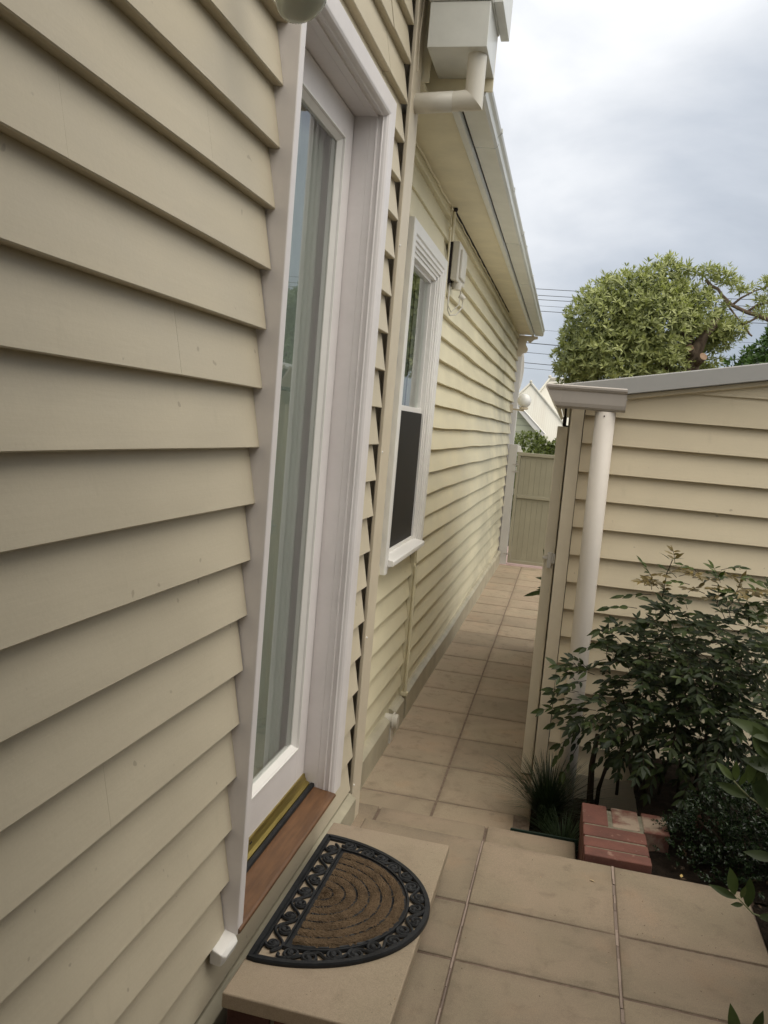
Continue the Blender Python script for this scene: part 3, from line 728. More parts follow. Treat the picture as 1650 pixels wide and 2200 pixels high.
mb.loft([[(cx + r_ * math.cos(t), cy + r_ * math.sin(t), 2.535 - r_ * math.cos(t)) for t in [2 * math.pi * k / 28 for k in range(28)]],
         [(0.190, cy + r_ * math.sin(t), 2.530 - r_ * math.cos(t)) for t in [2 * math.pi * k / 28 for k in range(28)]],
         [(0.0, cy + r_ * math.sin(t), 2.5195 - r_ * math.cos(t)) for t in [2 * math.pi * k / 28 for k in range(28)]]], caps=False)
mb.loft([[(x, cy + rr_ * math.sin(t), zc - rr_ * math.cos(t)) for t in [2 * math.pi * k / 28 for k in range(28)]] for x, rr_, zc in ((0.190, r_, 2.530), (0.1895, r_ + 0.0012, 2.530), (0.06, r_ + 0.0012, 2.523), (0.059, r_, 2.523))], caps=False)
part(mb, 'outlet_pipe', M_pvc, rwb, FC, smooth=True)
# cables under the soffit
mb = MB()
pts = [(0.004, 3.4 + 0.12 * i, 2.604 + 0.004 * math.sin(i * 2.1)) for i in range(11)] + [(0.012, 4.66, 2.61), (0.006, 4.70, 2.50), (0.010, 4.71, 2.40), (0.006, 4.715, 2.25), (0.010, 4.70, 2.12)]
mb.tube(pts, 0.0035, 6)
pts = [(0.006, 4.70 + 0.1 * i, 2.606 + 0.004 * math.sin(i * 1.9)) for i in range(40)]
mb.tube(pts, 0.0028, 6)
part(mb, 'soffit_cable', M_soffit, house, FH)
mb = MB(); 
rings = []
for i in range(140):
    s_ = 4.8 + i * 0.028; hgt = 0.0012 + 0.007 * max(0, math.sin(i * 1.9) * 0.6 + random.uniform(-0.3, 0.6))
    rings.append([(-0.004, s_, 2.621 - hgt), (0.011, s_, 2.621 - hgt), (0.011, s_, 2.6213), (-0.004, s_, 2.6213)])
mb.loft(rings)
part(mb, 'soffit_gap', M_dark, house, FH)
mb = MB(); mb.tube([(0.010, 4.76, 2.60), (0.010, 4.765, 2.44)], 0.010, 10); mb.tube([(0.008, 4.70, 2.50), (0.008, 4.705, 2.10)], 0.006, 8); mb.box(0, 0.014, 4.67, 4.70, 2.485, 2.50)
part(mb, 'conduit', M_soffit, house, FH, smooth=False)
mb = MB(); mb.sphere((0.016, 4.76, 2.612), 0.014, 10, 6); part(mb, 'conduit_hole', M_dark, house, FH, smooth=True)
mb = MB(); mb.tube([(0.0065, 2.975, 2.62), (0.0065, 2.965, 2.74), (0.0065, 2.985, 2.83), (0.0065, 3.0, 3.2)], 0.0035, 6)
part(mb, 'post_cable', M_trimc, house)
# front verandah post with curved bracket, past the far corner
mb = MB(); mb.box(-0.045, 0.035, 10.78, 10.86, 1.25, 2.9); mb.box(-0.045, 0.035, 10.78, 10.86, -0.30, 1.25)
arc = [(0.035 + 0.02 + 0.05 * math.sin(t), 2.12 + 0.50 * t) for t in [i * math.pi / 2 / 10 for i in range(11)]]
poly = [(0.0345, 1.95)] + [(0.038 + 0.030 * math.sin(math.pi * i / 12), 1.95 + 0.52 * i / 12) for i in range(1, 12)] + [(0.0345, 2.47)]
mb.extrude(poly, 'y', 10.80, 10.83)
part(mb, 'verandah_post', M_white2, house, FC, bevel=0.003)

# ================================================================== DOOR STEP AND MAT
step = thing('door_step', 'smooth stone slab step on a brick base below the glazed door', 'step', FW, (0.24, 2.07, 0.0))
mb = MB(); mb.box(0.052, 0.434, 1.640, 2.503, 0.058, 0.0945, (0.001, -0.001, 0, 0.001))
part(mb, 'stone_slab', M_slab, step, bevel=0.004, bseg=3)
mb = MB(); rr = random.Random(8)
x = 0.062
for (x0, x1) in ((0.062, 0.165), (0.175, 0.395)):
    mb.ct = rr.uniform(0.5, 0.8); mb.box(x0, x1, 1.652, 1.76, -0.02, 0.052)
y = 1.77
while y < 2.48: mb.ct = rr.uniform(0.6, 0.9); mb.box(0.30, 0.395, y, min(y + 0.22, 2.49), -0.02, 0.052); y += 0.23
mb.cm = 1; mb.ct = 1; mb.box(0.064, 0.389, 1.658, 2.48, -0.02, 0.0575)
part(mb, 'brick_base', [M_brick, M_bmortar], step, bevel=0.003)

ZM = 0.0946
mat = thing('door_mat', 'half-round black rubber doormat with scroll border and worn brown coir centre, on the door step', 'doormat', FW, (0.2, 2.084, ZM))
XC0, YC0 = 0.058, 2.084
def ell(t, a, b, x0): return (x0 + b * math.sin(t), YC0 - a * math.cos(t))
OA, OB, IA, IB, IX = 0.322, 0.379, 0.247, 0.318 - 0.058 + 0.0, 0.128
IB = 0.252
def ribbon(mb, pts, w_, z0, z1, closed=False, chamf=0.3):
    n = len(pts); rings = []
    for i in range(n):
        a = pts[(i - 1) % n] if (closed or i > 0) else pts[i]; b = pts[(i + 1) % n] if (closed or i < n - 1) else pts[i]
        d = Vector((b[0] - a[0], b[1] - a[1])); d.normalize(); nx, ny = -d[1], d[0]
        h = w_ / 2; q = h * (1 - chamf); zc = z0 + (z1 - z0) * 0.6
        rings.append([(pts[i][0] + nx * s_, pts[i][1] + ny * s_, z_) for s_, z_ in ((-h, z0), (-h, zc), (-q, z1), (q, z1), (h, zc), (h, z0))])
    if closed: rings.append(rings[0])
    mb.loft(rings, caps=not closed)
def dshape(a, b, x0, n=90, m_=30):
    P = [ell(math.pi * i / n, a, b, x0) for i in range(n + 1)]
    P += [(x0, YC0 + a - 2 * a * i / m_) for i in range(1, m_)]
    return P
mb = MB()
ribbon(mb, dshape(OA - 0.008, OB - 0.008, XC0 + 0.006), 0.016, ZM + 0.0005, ZM + 0.012, True)
ribbon(mb, dshape(OA - 0.020, OB - 0.020, XC0 + 0.017), 0.005, ZM + 0.0005, ZM + 0.0085, True)
ribbon(mb, dshape(IA + 0.004, IB + 0.004, IX - 0.002), 0.007, ZM + 0.0005, ZM + 0.0105, True)
# flat tray under the coir
P = dshape(IA + 0.002, IB + 0.002, IX); i0 = [mb.p(x, y, ZM + 0.0052) for x, y in P]; mb.face(i0)
# scrollwork between the rims
def spiral(mb, c, r0, turns, hand, ph, r_tube):
    pts = []
    for i in range(int(18 * turns) + 1):
        t = i / 18 * 2 * math.pi; rad = r0 * (1 - 0.72 * i / (18 * turns)); pts.append((c[0] + rad * math.cos(ph + hand * t), c[1] + rad * math.sin(ph + hand * t), ZM + 0.0062))
    mb.tube(pts, [r_tube * (1.0 + 0.35 * (i / len(pts))) for i in range(len(pts))], 6)
    e = pts[-1]; mb.sphere((e[0], e[1], ZM + 0.0065), r_tube * 2.2, 8, 5, 1, 1, 0.7)
nu = 16
def band(t, v):
    o = ell(t, OA - 0.024, OB - 0.024, XC0 + 0.02); i_ = ell(t, IA + 0.008, IB + 0.008, IX); return (i_[0] + (o[0] - i_[0]) * v, i_[1] + (o[1] - i_[1]) * v)
# even spacing along the curve
ts = [0.0]; samp = [band(math.pi * k / 400, 0.5) for k in range(401)]; cl = [0.0]
for k in range(400): cl.append(cl[-1] + math.dist(samp[k], samp[k + 1]))
def t_at(s_):
    k = 0
    while k < 399 and cl[k + 1] < s_: k += 1
    return math.pi * (k + (s_ - cl[k]) / max(1e-6, cl[k + 1] - cl[k])) / 400
Ltot = cl[-1]; pts = []
for k in range(241):
    t = t_at(0.02 + (Ltot - 0.04) * k / 240); v = 0.5 + 0.42 * math.sin(math.pi * nu * k / 240)
    x, y = band(t, v); pts.append((x, y, ZM + 0.006))
mb.tube(pts, 0.0044, 6)
for k in range(nu):
    t = t_at(0.02 + (Ltot - 0.04) * (k + 0.5) / nu); up_ = 1 if k % 2 == 0 else -1
    x, y = band(t, 0.5 - 0.12 * up_); ph = -math.pi / 2 + t + (0 if up_ > 0 else math.pi)
    spiral(mb, (x, y), 0.0215, 1.4, -up_, ph, 0.0041)
pts = []
for k in range(121):
    y = YC0 - OA + 0.045 + (2 * OA - 0.09) * k / 120; pts.append((0.102 + 0.020 * math.sin(math.pi * 9 * k / 120), y, ZM + 0.006))
mb.tube(pts, 0.0042, 6)
for k in range(9):
    y = YC0 - OA + 0.045 + (2 * OA - 0.09) * (k + 0.5) / 9; up_ = 1 if k % 2 == 0 else -1
    spiral(mb, (0.102 - 0.005 * up_, y), 0.0185, 1.5, up_, 0 if up_ < 0 else math.pi, 0.0040)
part(mb, 'rubber_border', M_rubber, mat, smooth=False)
# coir: seven half-round ridges
mb = MB(); na, nr = 110, 84; CX = IX + 0.014; CA, CB = IA - 0.014, IB - 0.020
ids = []
for j in range(nr + 1):
    f_ = j / nr; row = []
    for i in range(na + 1):
        t = math.pi * i / na
        wob = 0.006 * math.sin(5 * t + j * 0.1) / max(0.3, f_ + 0.2)
        ph = (f_ + wob * 0.4) * 7.0; prof = abs(math.sin(math.pi * ph)) ** 0.45
        worn = 1.0 if not (0.9 < t < 2.1 and f_ > 0.5) else 0.82
        x, y = CX + CB * f_ * math.sin(t) + 0.0, YC0 - CA * f_ * math.cos(t)
        ed = 1.0 if f_ < 0.985 else 0.4
        row.append(mb.p(x + rng.normal(0, 0.0007), y + rng.normal(0, 0.0007), ZM + 0.0056 + (0.0085 * prof * worn + rng.normal(0, 0.0008)) * ed))
    ids.append(row)
for j in range(nr):
    f_ = (j + 0.5) / nr; fr_ = abs(math.sin(math.pi * f_ * 7.0))
    for i in range(na):
        mb.cm = 1 if (fr_ < 0.26 and f_ > 0.05 and rng.random() < 0.8) else 0
        mb.face((ids[j][i], ids[j][i + 1], ids[j + 1][i + 1], ids[j + 1][i]), rng.uniform(0.85, 1.15))
mb.cm = 0
for k in range(9000):          # loose fibres
    t = rng.uniform(0, math.pi); f_ = math.sqrt(rng.uniform(0.0, 1.0))
    if abs(math.sin(math.pi * f_ * 7.0)) < 0.45 and rng.random() < 0.85: continue
    x, y = CX + CB * f_ * math.sin(t), YC0 - CA * f_ * math.cos(t); d = rdir(0.1, 1.0) * rng.uniform(0.003, 0.006); q = rdir(-.2, .2) * 0.0005
    z_ = ZM + 0.012; a = mb.p(x + q[0], y + q[1], z_); b = mb.p(x - q[0], y - q[1], z_); c = mb.p(x + d[0], y + d[1], z_ + d[2]); mb.face((a, b, c), rng.uniform(0.7, 1.5))
part(mb, 'coir_pad', [M_coir, M_rubber], mat)

# ================================================================== SHED
shed = thing('garden_shed', 'beige weatherboard shed with low grey-edged roof, corner gutter and downpipe', 'shed', FC, (1.9, 5.0, -0.3))
YS = 3.95
slip = [1.380 - 0.1303 * k for k in range(-4, 13)]
TS = lambda n, s, z: (s, YS - n, z)
roofz = lambda x: 1.600 + 0.1795 * (x - 0.942)
class MBc(MB): pass
mb = MB(); old_loft = None
boards(mb, 0.770, 3.6, [z for z in slip if z < 1.5], 0.1303, TS, seed=21, amp=0.0004, step=0.3, endj=0.001, depth=0.030)
# boards under the raking roof, cut to the slope
for k, z in enumerate([z for z in slip if z > 1.5][::-1]):
    xs = 0.942 + (z - 1.600) / 0.1795
    x0_ = max(0.772, xs)
    if x0_ > 3.5: continue
    mb.T = None; mb.ct = random.uniform(0.97, 1.02)
    xe = xs + 0.1303 / 0.1795
    mb.loft([[(x0_, YS + 0.018, z + 0.002), (x0_, YS, z), (x0_, YS + 0.001, max(z + 0.001, roofz(x0_))), (x0_, YS + 0.018, max(z + 0.003, roofz(x0_)))],
             [(min(xe, 3.6), YS + 0.018, z + 0.002), (min(xe, 3.6), YS, z), (min(xe, 3.6), YS + 0.012, z + 0.140), (min(xe, 3.6), YS + 0.022, z + 0.140)],
             [(3.6, YS + 0.018, z + 0.002), (3.6, YS, z), (3.6, YS + 0.012, z + 0.140), (3.6, YS + 0.022, z + 0.140)]])
mb.ct = 1.0
part(mb, 'front_wall', M_shed, shed, FC)
mb = MB(); boards(mb, 3.99, 6.6, [z for z in slip if z < 1.4], 0.1303, lambda n, s, z: (0.712 - n, s, z), seed=22, amp=0.0006, step=0.3)
part(mb, 'side_wall', M_shed, shed, FC)
mb = MB()
mb.loft([[(0.74, 3.992, -0.32), (3.6, 3.992, -0.32), (3.6, 3.992, roofz(3.6) + .03), (0.74, 3.992, roofz(0.74) + .0)], [(0.74, 6.6, -0.32), (3.6, 6.6, -0.32), (3.6, 6.6, roofz(3.6) + .03), (0.74, 6.6, roofz(0.74))]])
part(mb, 'wall_frame', M_dark, shed, FC)
mb = MB(); mb.box(0.7085, 0.7665, 3.922, 3.985, -0.30, 1.556); mb.box(0.699, 0.712, 4.30, 4.36, -0.30, 1.55)
part(mb, 'corner_post', M_trimc, shed, FC, bevel=0.003)
mb = MB(); mb.box(0.72, 3.6, 3.945, 3.990, -0.33, -0.185); part(mb, 'base_board', M_trimc, shed, FC)
# roof sheet, barge flashing and timber trim under it
mb = MB(); R1 = lambda x, dz: 1.600 + 0.1795 * (x - 0.942) + dz
mb.loft([[(0.600, 3.905, R1(0.600, 0.088)), (3.8, 3.905, R1(3.8, 0.088)), (3.8, 3.905, R1(3.8, 0.076)), (0.600, 3.905, R1(0.600, 0.076))],
         [(0.600, 6.7, R1(0.600, 0.088)), (3.8, 6.7, R1(3.8, 0.088)), (3.8, 6.7, R1(3.8, 0.076)), (0.600, 6.7, R1(0.600, 0.076))]])
part(mb, 'roof', M_bargem, shed, FC)
mb = MB()
mb.loft([[(0.66, y, R1(0.66, a)), (3.8, y, R1(3.8, a)), (3.8, y, R1(3.8, b)), (0.66, y, R1(0.66, b))] for y, a, b in ((3.894, 0.018, 0.086), (3.896, 0.015, 0.091), (3.9045, 0.015, 0.091))])
part(mb, 'barge_flashing', M_bargem, shed, FC, bevel=0.002)
mb = MB()
mb.loft([[(0.77, y, R1(0.77, a)), (3.6, y, R1(3.6, a)), (3.6, y, R1(3.6, b)), (0.77, y, R1(0.77, b))] for y, a, b in ((3.928, -0.006, 0.0145), (3.953, -0.010, 0.0145))])
part(mb, 'roof_trim', M_shed, shed, FC, bevel=0.002)
# gutter: short quad return across the corner, then down the lane side
gq = [(3.888, 1.545), (3.887, 1.54), (3.845, 1.529), (3.828, 1.531), (3.816, 1.540), (3.812, 1.556), (3.812, 1.606), (3.806, 1.612), (3.801, 1.620), (3.801, 1.628), (3.807, 1.633), (3.816, 1.631), (3.820, 1.622), (3.818, 1.61), (3.820, 1.56), (3.83, 1.54), (3.88, 1.548)]
mb = MB(); 
def gring(x, sc_=1.0, dz=0.0): return [(x, 3.888 + (a - 3.888) * sc_, 1.633 + (b - 1.633) * (sc_ if b < 1.6 else 1.0)) for a, b in gq]
mb.loft([gring(0.655), gring(0.9365)])
cap = [(3.888, 1.545), (3.845, 1.5285), (3.827, 1.530), (3.814, 1.539), (3.811, 1.556), (3.811, 1.606), (3.800, 1.620), (3.801, 1.630), (3.888, 1.630)]
mb.extrude(cap, 'x', 0.9367, 0.9385)
mb.loft([gring(0.6548), [(0.585 + 0.055 * (1.633 - b) / 0.1, a, b) for a, b in gq]])     # flared mitre end
for z_, x_ in ((1.585, 0.941),): mb.sphere((x_, 3.80 + 0.02, z_), 0.003, 8, 5)
sg = part(mb, 'gutter', M_shgut, shed, FC)
mb = MB(); gl = [(0.655, 1.545), (0.640, 1.532), (0.612, 1.575), (0.592, 1.612), (0.584, 1.620), (0.584, 1.630), (0.594, 1.632), (0.60, 1.615), (0.62, 1.58), (0.645, 1.545)]
mb.loft([[(a, 3.888, b) for a, b in gl], [(a, 6.6, b) for a, b in gl]])
part(mb, 'lane_gutter', M_shgut, shed, FC)
mb = MB(); mb.box(0.655, 0.712, 3.90, 6.6, 1.556, 1.566); part(mb, 'eave_lining', M_bargem, shed, FC)
mb = MB(); cx, cy, r_ = 0.857, 3.862, 0.0445
mb.loft([[(cx + (z - 1.53) * -0.004 + r_ * math.cos(2 * math.pi * k / 36), cy + r_ * math.sin(2 * math.pi * k / 36), z) for k in range(36)] for z in (-0.33, 0.2, 0.8, 1.527)])
dp = part(mb, 'downpipe', M_pipe, shed, FC, smooth=True)
mb = MB(); mb.sphere((0.852, 3.8168, 1.508), 0.0032, 8, 6); part(mb, 'screw', M_dark, dp, FC)
mb = MB(); mb.box(0.672, 0.690, 4.22, 4.30, 1.455, 1.50); mb.box(0.676, 0.70, 4.24, 4.27, 1.42, 1.46); mb.tube([(0.68, 4.26, 1.55), (0.682, 4.255, 1.50)], 0.006, 8)
solo(mb, 'sensor_lamp', M_dark, 'small black fitting hanging under the shed eave above the open gate', 'sensor light', FC, (0.68, 4.26, 1.45), bevel=0.002)

# ================================================================== GATES
og = thing('open_gate', 'tall taupe side gate folded open against the shed, seen on its edge', 'gate', FC, (0.675, 4.05, -0.257))
mb = MB(); mb.box(0.652, 0.7025, 4.02, 4.075, -0.256, 1.450); part(mb, 'stile', M_leaf_edge, og, FC, bevel=0.0025)
mb = MB(); mb.box(0.664, 0.688, 4.078, 4.88, -0.22, 1.43); part(mb, 'panel', M_leaf_edge, og, FC)
mb = MB(); mb.box(0.652, 0.7025, 4.885, 4.94, -0.256, 1.45); part(mb, 'stile', M_leaf_edge, og, FC, bevel=0.0025)
mb = MB(); mb.box(0.670, 0.690, 3.998, 4.0195, 0.775, 0.850); mb.box(0.648, 0.668, 4.000, 4.018, 0.818, 0.828); mb.box(0.690, 0.7065, 4.00, 4.0195, 0.80, 0.845)
lt = part(mb, 'latch', M_postgrey, og, FC, bevel=0.0015)

gp_ = thing('gate_post', 'pale grey square post between the house wall and the closed lane gate', 'post', FC, (0.05, 10.62, -0.265))
mb = MB(); mb.box(-0.004, 0.098, 10.60, 10.69, -0.265, 1.268); part(mb, 'shaft', M_postgrey, gp_, FC, bevel=0.003)
sg_ = thing('lane_gate', 'closed khaki panelled gate at the far end of the lane', 'gate', FC, (0.42, 10.63, -0.24))
mb = MB(); x = 0.150
rr = random.Random(4)
while x < 0.74: mb.ct = rr.uniform(0.95, 1.04); mb.box(x + 0.0008, x + 0.0650, 10.638, 10.652, -0.23, 1.14); x += 0.066
mb.box(0.149, 0.78, 10.6525, 10.658, -0.23, 1.14)
part(mb, 'panel', M_gate, sg_, FC, bevel=0.001)
mb = MB(); mb.box(0.112, 0.78, 10.612, 10.66, 1.135, 1.176); part(mb, 'top_rail', M_gate, sg_, FC, bevel=0.003)
mb = MB(); mb.box(0.150, 0.78, 10.614, 10.6375, 0.600, 0.640); part(mb, 'middle_rail', M_gate, sg_, FC, bevel=0.003)
mb = MB(); mb.box(0.150, 0.78, 10.614, 10.6375, -0.236, -0.196); part(mb, 'bottom_rail', M_gate, sg_, FC, bevel=0.003)
mb = MB(); mb.box(0.112, 0.148, 10.612, 10.66, -0.236, 1.134); part(mb, 'stile', M_gate, sg_, FC, bevel=0.003)
for z_ in (1.02, 0.93, -0.12):
    mb = MB(); mb.box(0.060, 0.140, 10.594, 10.6, z_ - 0.005, z_ + 0.005); mb.tube([(0.105, 10.598, z_ - 0.015), (0.105, 10.598, z_ + 0.015)], 0.006, 8); part(mb, 'hinge', M_shgut, sg_, FC)
pts = [(0.10, 1.176)] + [(0.1 + 0.068 - 0.0, 1.177)] + [(0.165, 1.195), (0.150, 1.205), (0.144, 1.222), (0.140, 1.245), (0.122, 1.258), (0.10, 1.258)]
mb = MB(); mb.extrude(pts, 'y', 10.625, 10.65); solo(mb, 'scroll_bracket', M_white2, 'small white scroll block on top of the closed lane gate', 'bracket', FC, (0.13, 10.64, 1.177), bevel=0.002)

# ================================================================== LAMPS AND METER BOX
gl_ = thing('globe_lamp', 'white globe wall lamp on a short arm at the far house corner', 'wall lamp', FC, (0.02, 10.45, 1.70))
mb = MB(); mb.sphere((0.142, 10.3, 1.806), 0.083, 32, 18); part(mb, 'globe', M_opal, gl_, FC, smooth=True)
mb = MB(); mb.loft([[(0.142 + r_ * math.cos(2 * math.pi * k / 24), 10.3 + r_ * math.sin(2 * math.pi * k / 24), z) for k in range(24)] for z, r_ in ((1.700, 0.035), (1.705, 0.052), (1.728, 0.055), (1.730, 0.030))]); part(mb, 'fitter', M_trimc, gl_, FC)
mb = MB(); mb.tube([(0.142, 10.3, 1.700), (0.142, 10.3, 1.685), (0.10, 10.31, 1.69), (-0.01, 10.33, 1.70)], 0.010, 8); mb.box(-0.02, 0.012, 10.29, 10.37, 1.66, 1.75); part(mb, 'arm', M_trimc, gl_, FC)

mbx = thing('meter_box', 'cream plastic utility box on the boards high to the right of the window', 'utility box', FH, (0.03, 4.88, 2.17))
mb = MB(); mb.loft([[(0.016, 4.775, 2.235), (0.058, 4.775, 2.225), (0.058, 4.775, 2.445), (0.016, 4.775, 2.450)], [(0.016, 5.02, 2.235), (0.066, 5.02, 2.225), (0.066, 5.02, 2.430), (0.016, 5.02, 2.450)]])
part(mb, 'case', M_pvc, mbx, FH, bevel=0.006)
mb = MB(); mb.box(0.0, 0.0155, 4.772, 5.0, 2.22, 2.445)
part(mb, 'back_plate', M_dark, mbx, FH)
mb = MB(); mb.box(0.058, 0.074, 4.81, 4.99, 2.25, 2.41); part(mb, 'cover', M_pvc, mbx, FH, bevel=0.006)
mb = MB(); mb.tube([(0.045, 4.86, 2.228), (0.045, 4.86, 2.19)], [0.030, 0.028], 14); mb.tube([(0.060, 4.92, 2.17), (0.085, 4.93, 2.15)], 0.016, 12); part(mb, 'cable_gland', M_pvc, mbx, FH, smooth=False)
mb = MB(); mb.tube([(0.080, 4.93, 2.155), (0.080, 4.92, 2.10), (0.050, 4.90, 2.055), (0.020, 4.86, 2.045), (0.012, 4.82, 2.07), (0.012, 4.815, 2.22)], 0.0045, 8); mb.tube([(0.066, 4.90, 2.19), (0.066, 4.88, 2.11), (0.03, 4.84, 2.06), (0.012, 4.80, 2.10), (0.012, 4.80, 2.2)], 0.003, 8); part(mb, 'drip_loop_cable', M_pvc, mbx, FH, smooth=True)

sl = thing('security_lamp', 'ribbed glass floodlight beside the top of the door', 'floodlight', FW, (0.0, 1.50, 2.25))
c = Vector((0.128, 1.50, 2.143)); ax = Vector((0.52, -0.22, -0.82)).normalized()
a_ = ax.cross(Vector((0, 0, 1))).normalized(); b_ = ax.cross(a_)
def lring(t, r_, rib=0.0): return [tuple(c + ax * t + (r_ + (rib if k % 2 else 0)) * (math.cos(2 * math.pi * k / 96) * a_ + math.sin(2 * math.pi * k / 96) * b_)) for k in range(96)]
mb = MB(); mb.loft([lring(-0.030, 0.040, .0006), lring(-0.010, 0.046, .0008), lring(0.002, 0.0475, .0009), lring(0.009, 0.0465, .0008), lring(0.015, 0.040), lring(0.019, 0.024), lring(0.020, 0.003)])
part(mb, 'lens', M_lens, sl, smooth=True)
mb = MB(); mb.loft([lring(-0.034, 0.0395), lring(-0.032, 0.0435), lring(-0.027, 0.0435), lring(-0.0305, 0.0405)]); part(mb, 'rim', M_grey, sl)
mb = MB(); mb.loft([lring(-0.14, 0.022), lring(-0.10, 0.026), lring(-0.0305, 0.039)]); mb.tube([tuple(c - ax * 0.14), (0.03, 1.53, 2.29), (0.0, 1.53, 2.30)], 0.012, 10)
part(mb, 'housing', M_grey, sl)

# ================================================================== BRICK GARDEN WALL
pier = thing('brick_edging_wall', 'low red brick garden wall with one whitewashed brick, beside the step corner', 'brick wall', FC, (1.0, 2.95, -0.135))
mb = MB(); rr = random.Random(2)
def brick(x0, x1, y0, y1, z0, z1, pale=0.0):
    mb.ct = rr.uniform(0.85, 1.12); mb.cp = pale
    mb.box(x0 + rr.uniform(0, .002), x1 - rr.uniform(0, .003), y0 + rr.uniform(0, .001), y1 - rr.uniform(0, .0015), z0, z1 + rr.uniform(-.0015, .0015))
zt = 0.0135
X0, X1 = 0.906, 1.128
for (y0, y1) in ((2.768, 2.826), (2.836, 2.905), (2.915, 3.000)): brick(X0, X1, y0, y1, -0.085, zt)
brick(X0, 0.998, 3.012, 3.180, -0.085, zt); brick(1.012, 1.112, 3.014, 3.178, -0.085, zt, 1.0); brick(1.124, 1.215, 3.016, 3.176, -0.085, zt, 1.0)
for zz in (-0.17, -0.255): 
    for (y0, y1) in ((2.78, 2.99), (3.0, 3.155)): brick(X0 + 0.002, X1, y0, y1, zz, zz + 0.075)
mb.cm = 1; mb.cp = 0; mb.ct = 1; mb.box(X0 + 0.006, X1 - 0.006, 2.781, 3.150, -0.29, zt - 0.004); mb.box(1.12, 1.21, 3.024, 3.152, -0.29, zt - 0.004)
part(mb, 'brickwork', [M_brick, M_bmortar], pier, FC, bevel=0.0035, bseg=2)
mb = MB(); mb.ct = 0.7; mb.cp = 0.0; mb.box(1.335, 1.45, 3.20, 3.27, -0.06, 0.005)
solo(mb, 'loose_brick', M_brick, 'red brick half hidden under the dark small-leaved shrub', 'brick', FC, (1.39, 3.235, -0.05), bevel=0.004)
mb = MB(); mb.box(0.648, 0.905, 3.152, 3.158, -0.30, -0.130)
solo(mb, 'garden_edging', M_green, 'dark green plastic edging strip behind the step', 'garden edging', FC, (0.78, 3.155, -0.30))

# ================================================================== PLANTS
UPV = np.array([0, 0, 1.])
def in_lobes(lobes, n, shell=0.55):
    vol = np.array([l_[3] * l_[4] * l_[5] for l_ in lobes]); vol = vol / vol.sum(); P = []
    for i in rng.choice(len(lobes), n, p=vol):
        l_ = lobes[i]; d = rdir(); r_ = shell + (1 - shell) * rng.random() ** 0.5
        P.append((np.array([l_[0] + d[0] * l_[3] * r_, l_[1] + d[1] * l_[4] * r_, l_[2] + d[2] * l_[5] * r_]), d, r_))
    return P
# --- sacred bamboo shrub (compound leaves in sprays)
nd = thing('nandina_shrub', 'large loose shrub with narrow pointed dark leaves in front of the shed wall', 'shrub', FC, (1.22, 3.45, -0.05))
mbL = MB(); mbY = MB(); mbS = MB()
def spray(p, d, size, tone, mbx, pairs=3):
    d = d / np.linalg.norm(d); side = np.cross(d, UPV); side /= (np.linalg.norm(side) + 1e-6)
    Lr = size * 2.0; pts = []
    for i in range(pairs + 1):
        t = i / pairs; q = p + d * Lr * t - UPV * 0.18 * Lr * t * t; pts.append(q)
    mbS.tube([tuple(q) for q in pts], [0.0014, 0.0012, 0.001, 0.0008][:len(pts)] if len(pts) == 4 else 0.001, 4, False)
    for i in range(1, pairs + 1):
        for s_ in (-1, 1):
            dd = d * 0.75 + side * s_ * 0.75 + UPV * rng.uniform(-0.45, 0.1) + rdir() * 0.18
            leaf(mbx, pts[i], dd, UPV * 0.7 + np.array([0.1, -0.6, 0]) + rdir() * 0.45, size * rng.uniform(0.85, 1.2), size * rng.uniform(0.28, 0.40), float(np.clip(tone + rng.normal(0, 0.13), 0, 1)), 4, rng.uniform(0.05, 0.3), 0.22, 0.8)
    dd = d + UPV * rng.uniform(-0.4, 0.0); leaf(mbx, pts[-1], dd, UPV * 0.7 + np.array([0.1, -0.6, 0]) + rdir() * 0.3, size * 1.15, size * 0.42, float(np.clip(tone + rng.normal(0, 0.1), 0, 1)), 4, 0.2, 0.22, 0.8)
lobes = [(1.10, 3.50, 0.46, 0.19, 0.20, 0.22), (1.30, 3.50, 0.62, 0.24, 0.24, 0.22), (1.48, 3.45, 0.48, 0.20, 0.24, 0.32), (1.18, 3.42, 0.30, 0.23, 0.22, 0.20), (0.96, 3.48, 0.37, 0.13, 0.14, 0.19), (1.40, 3.38, 0.30, 0.24, 0.22, 0.26), (1.28, 3.5, 0.42, 0.24, 0.26, 0.26)]
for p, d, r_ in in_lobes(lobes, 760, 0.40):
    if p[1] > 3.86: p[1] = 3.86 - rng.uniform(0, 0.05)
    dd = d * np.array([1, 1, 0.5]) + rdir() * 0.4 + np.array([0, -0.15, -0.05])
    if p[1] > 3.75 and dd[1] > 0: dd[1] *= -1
    spray(p, dd, rng.uniform(0.034, 0.050), 0.10 + 0.25 * max(0, r_ - 0.5) + (0.25 if rng.random() < 0.08 else 0), mbL)
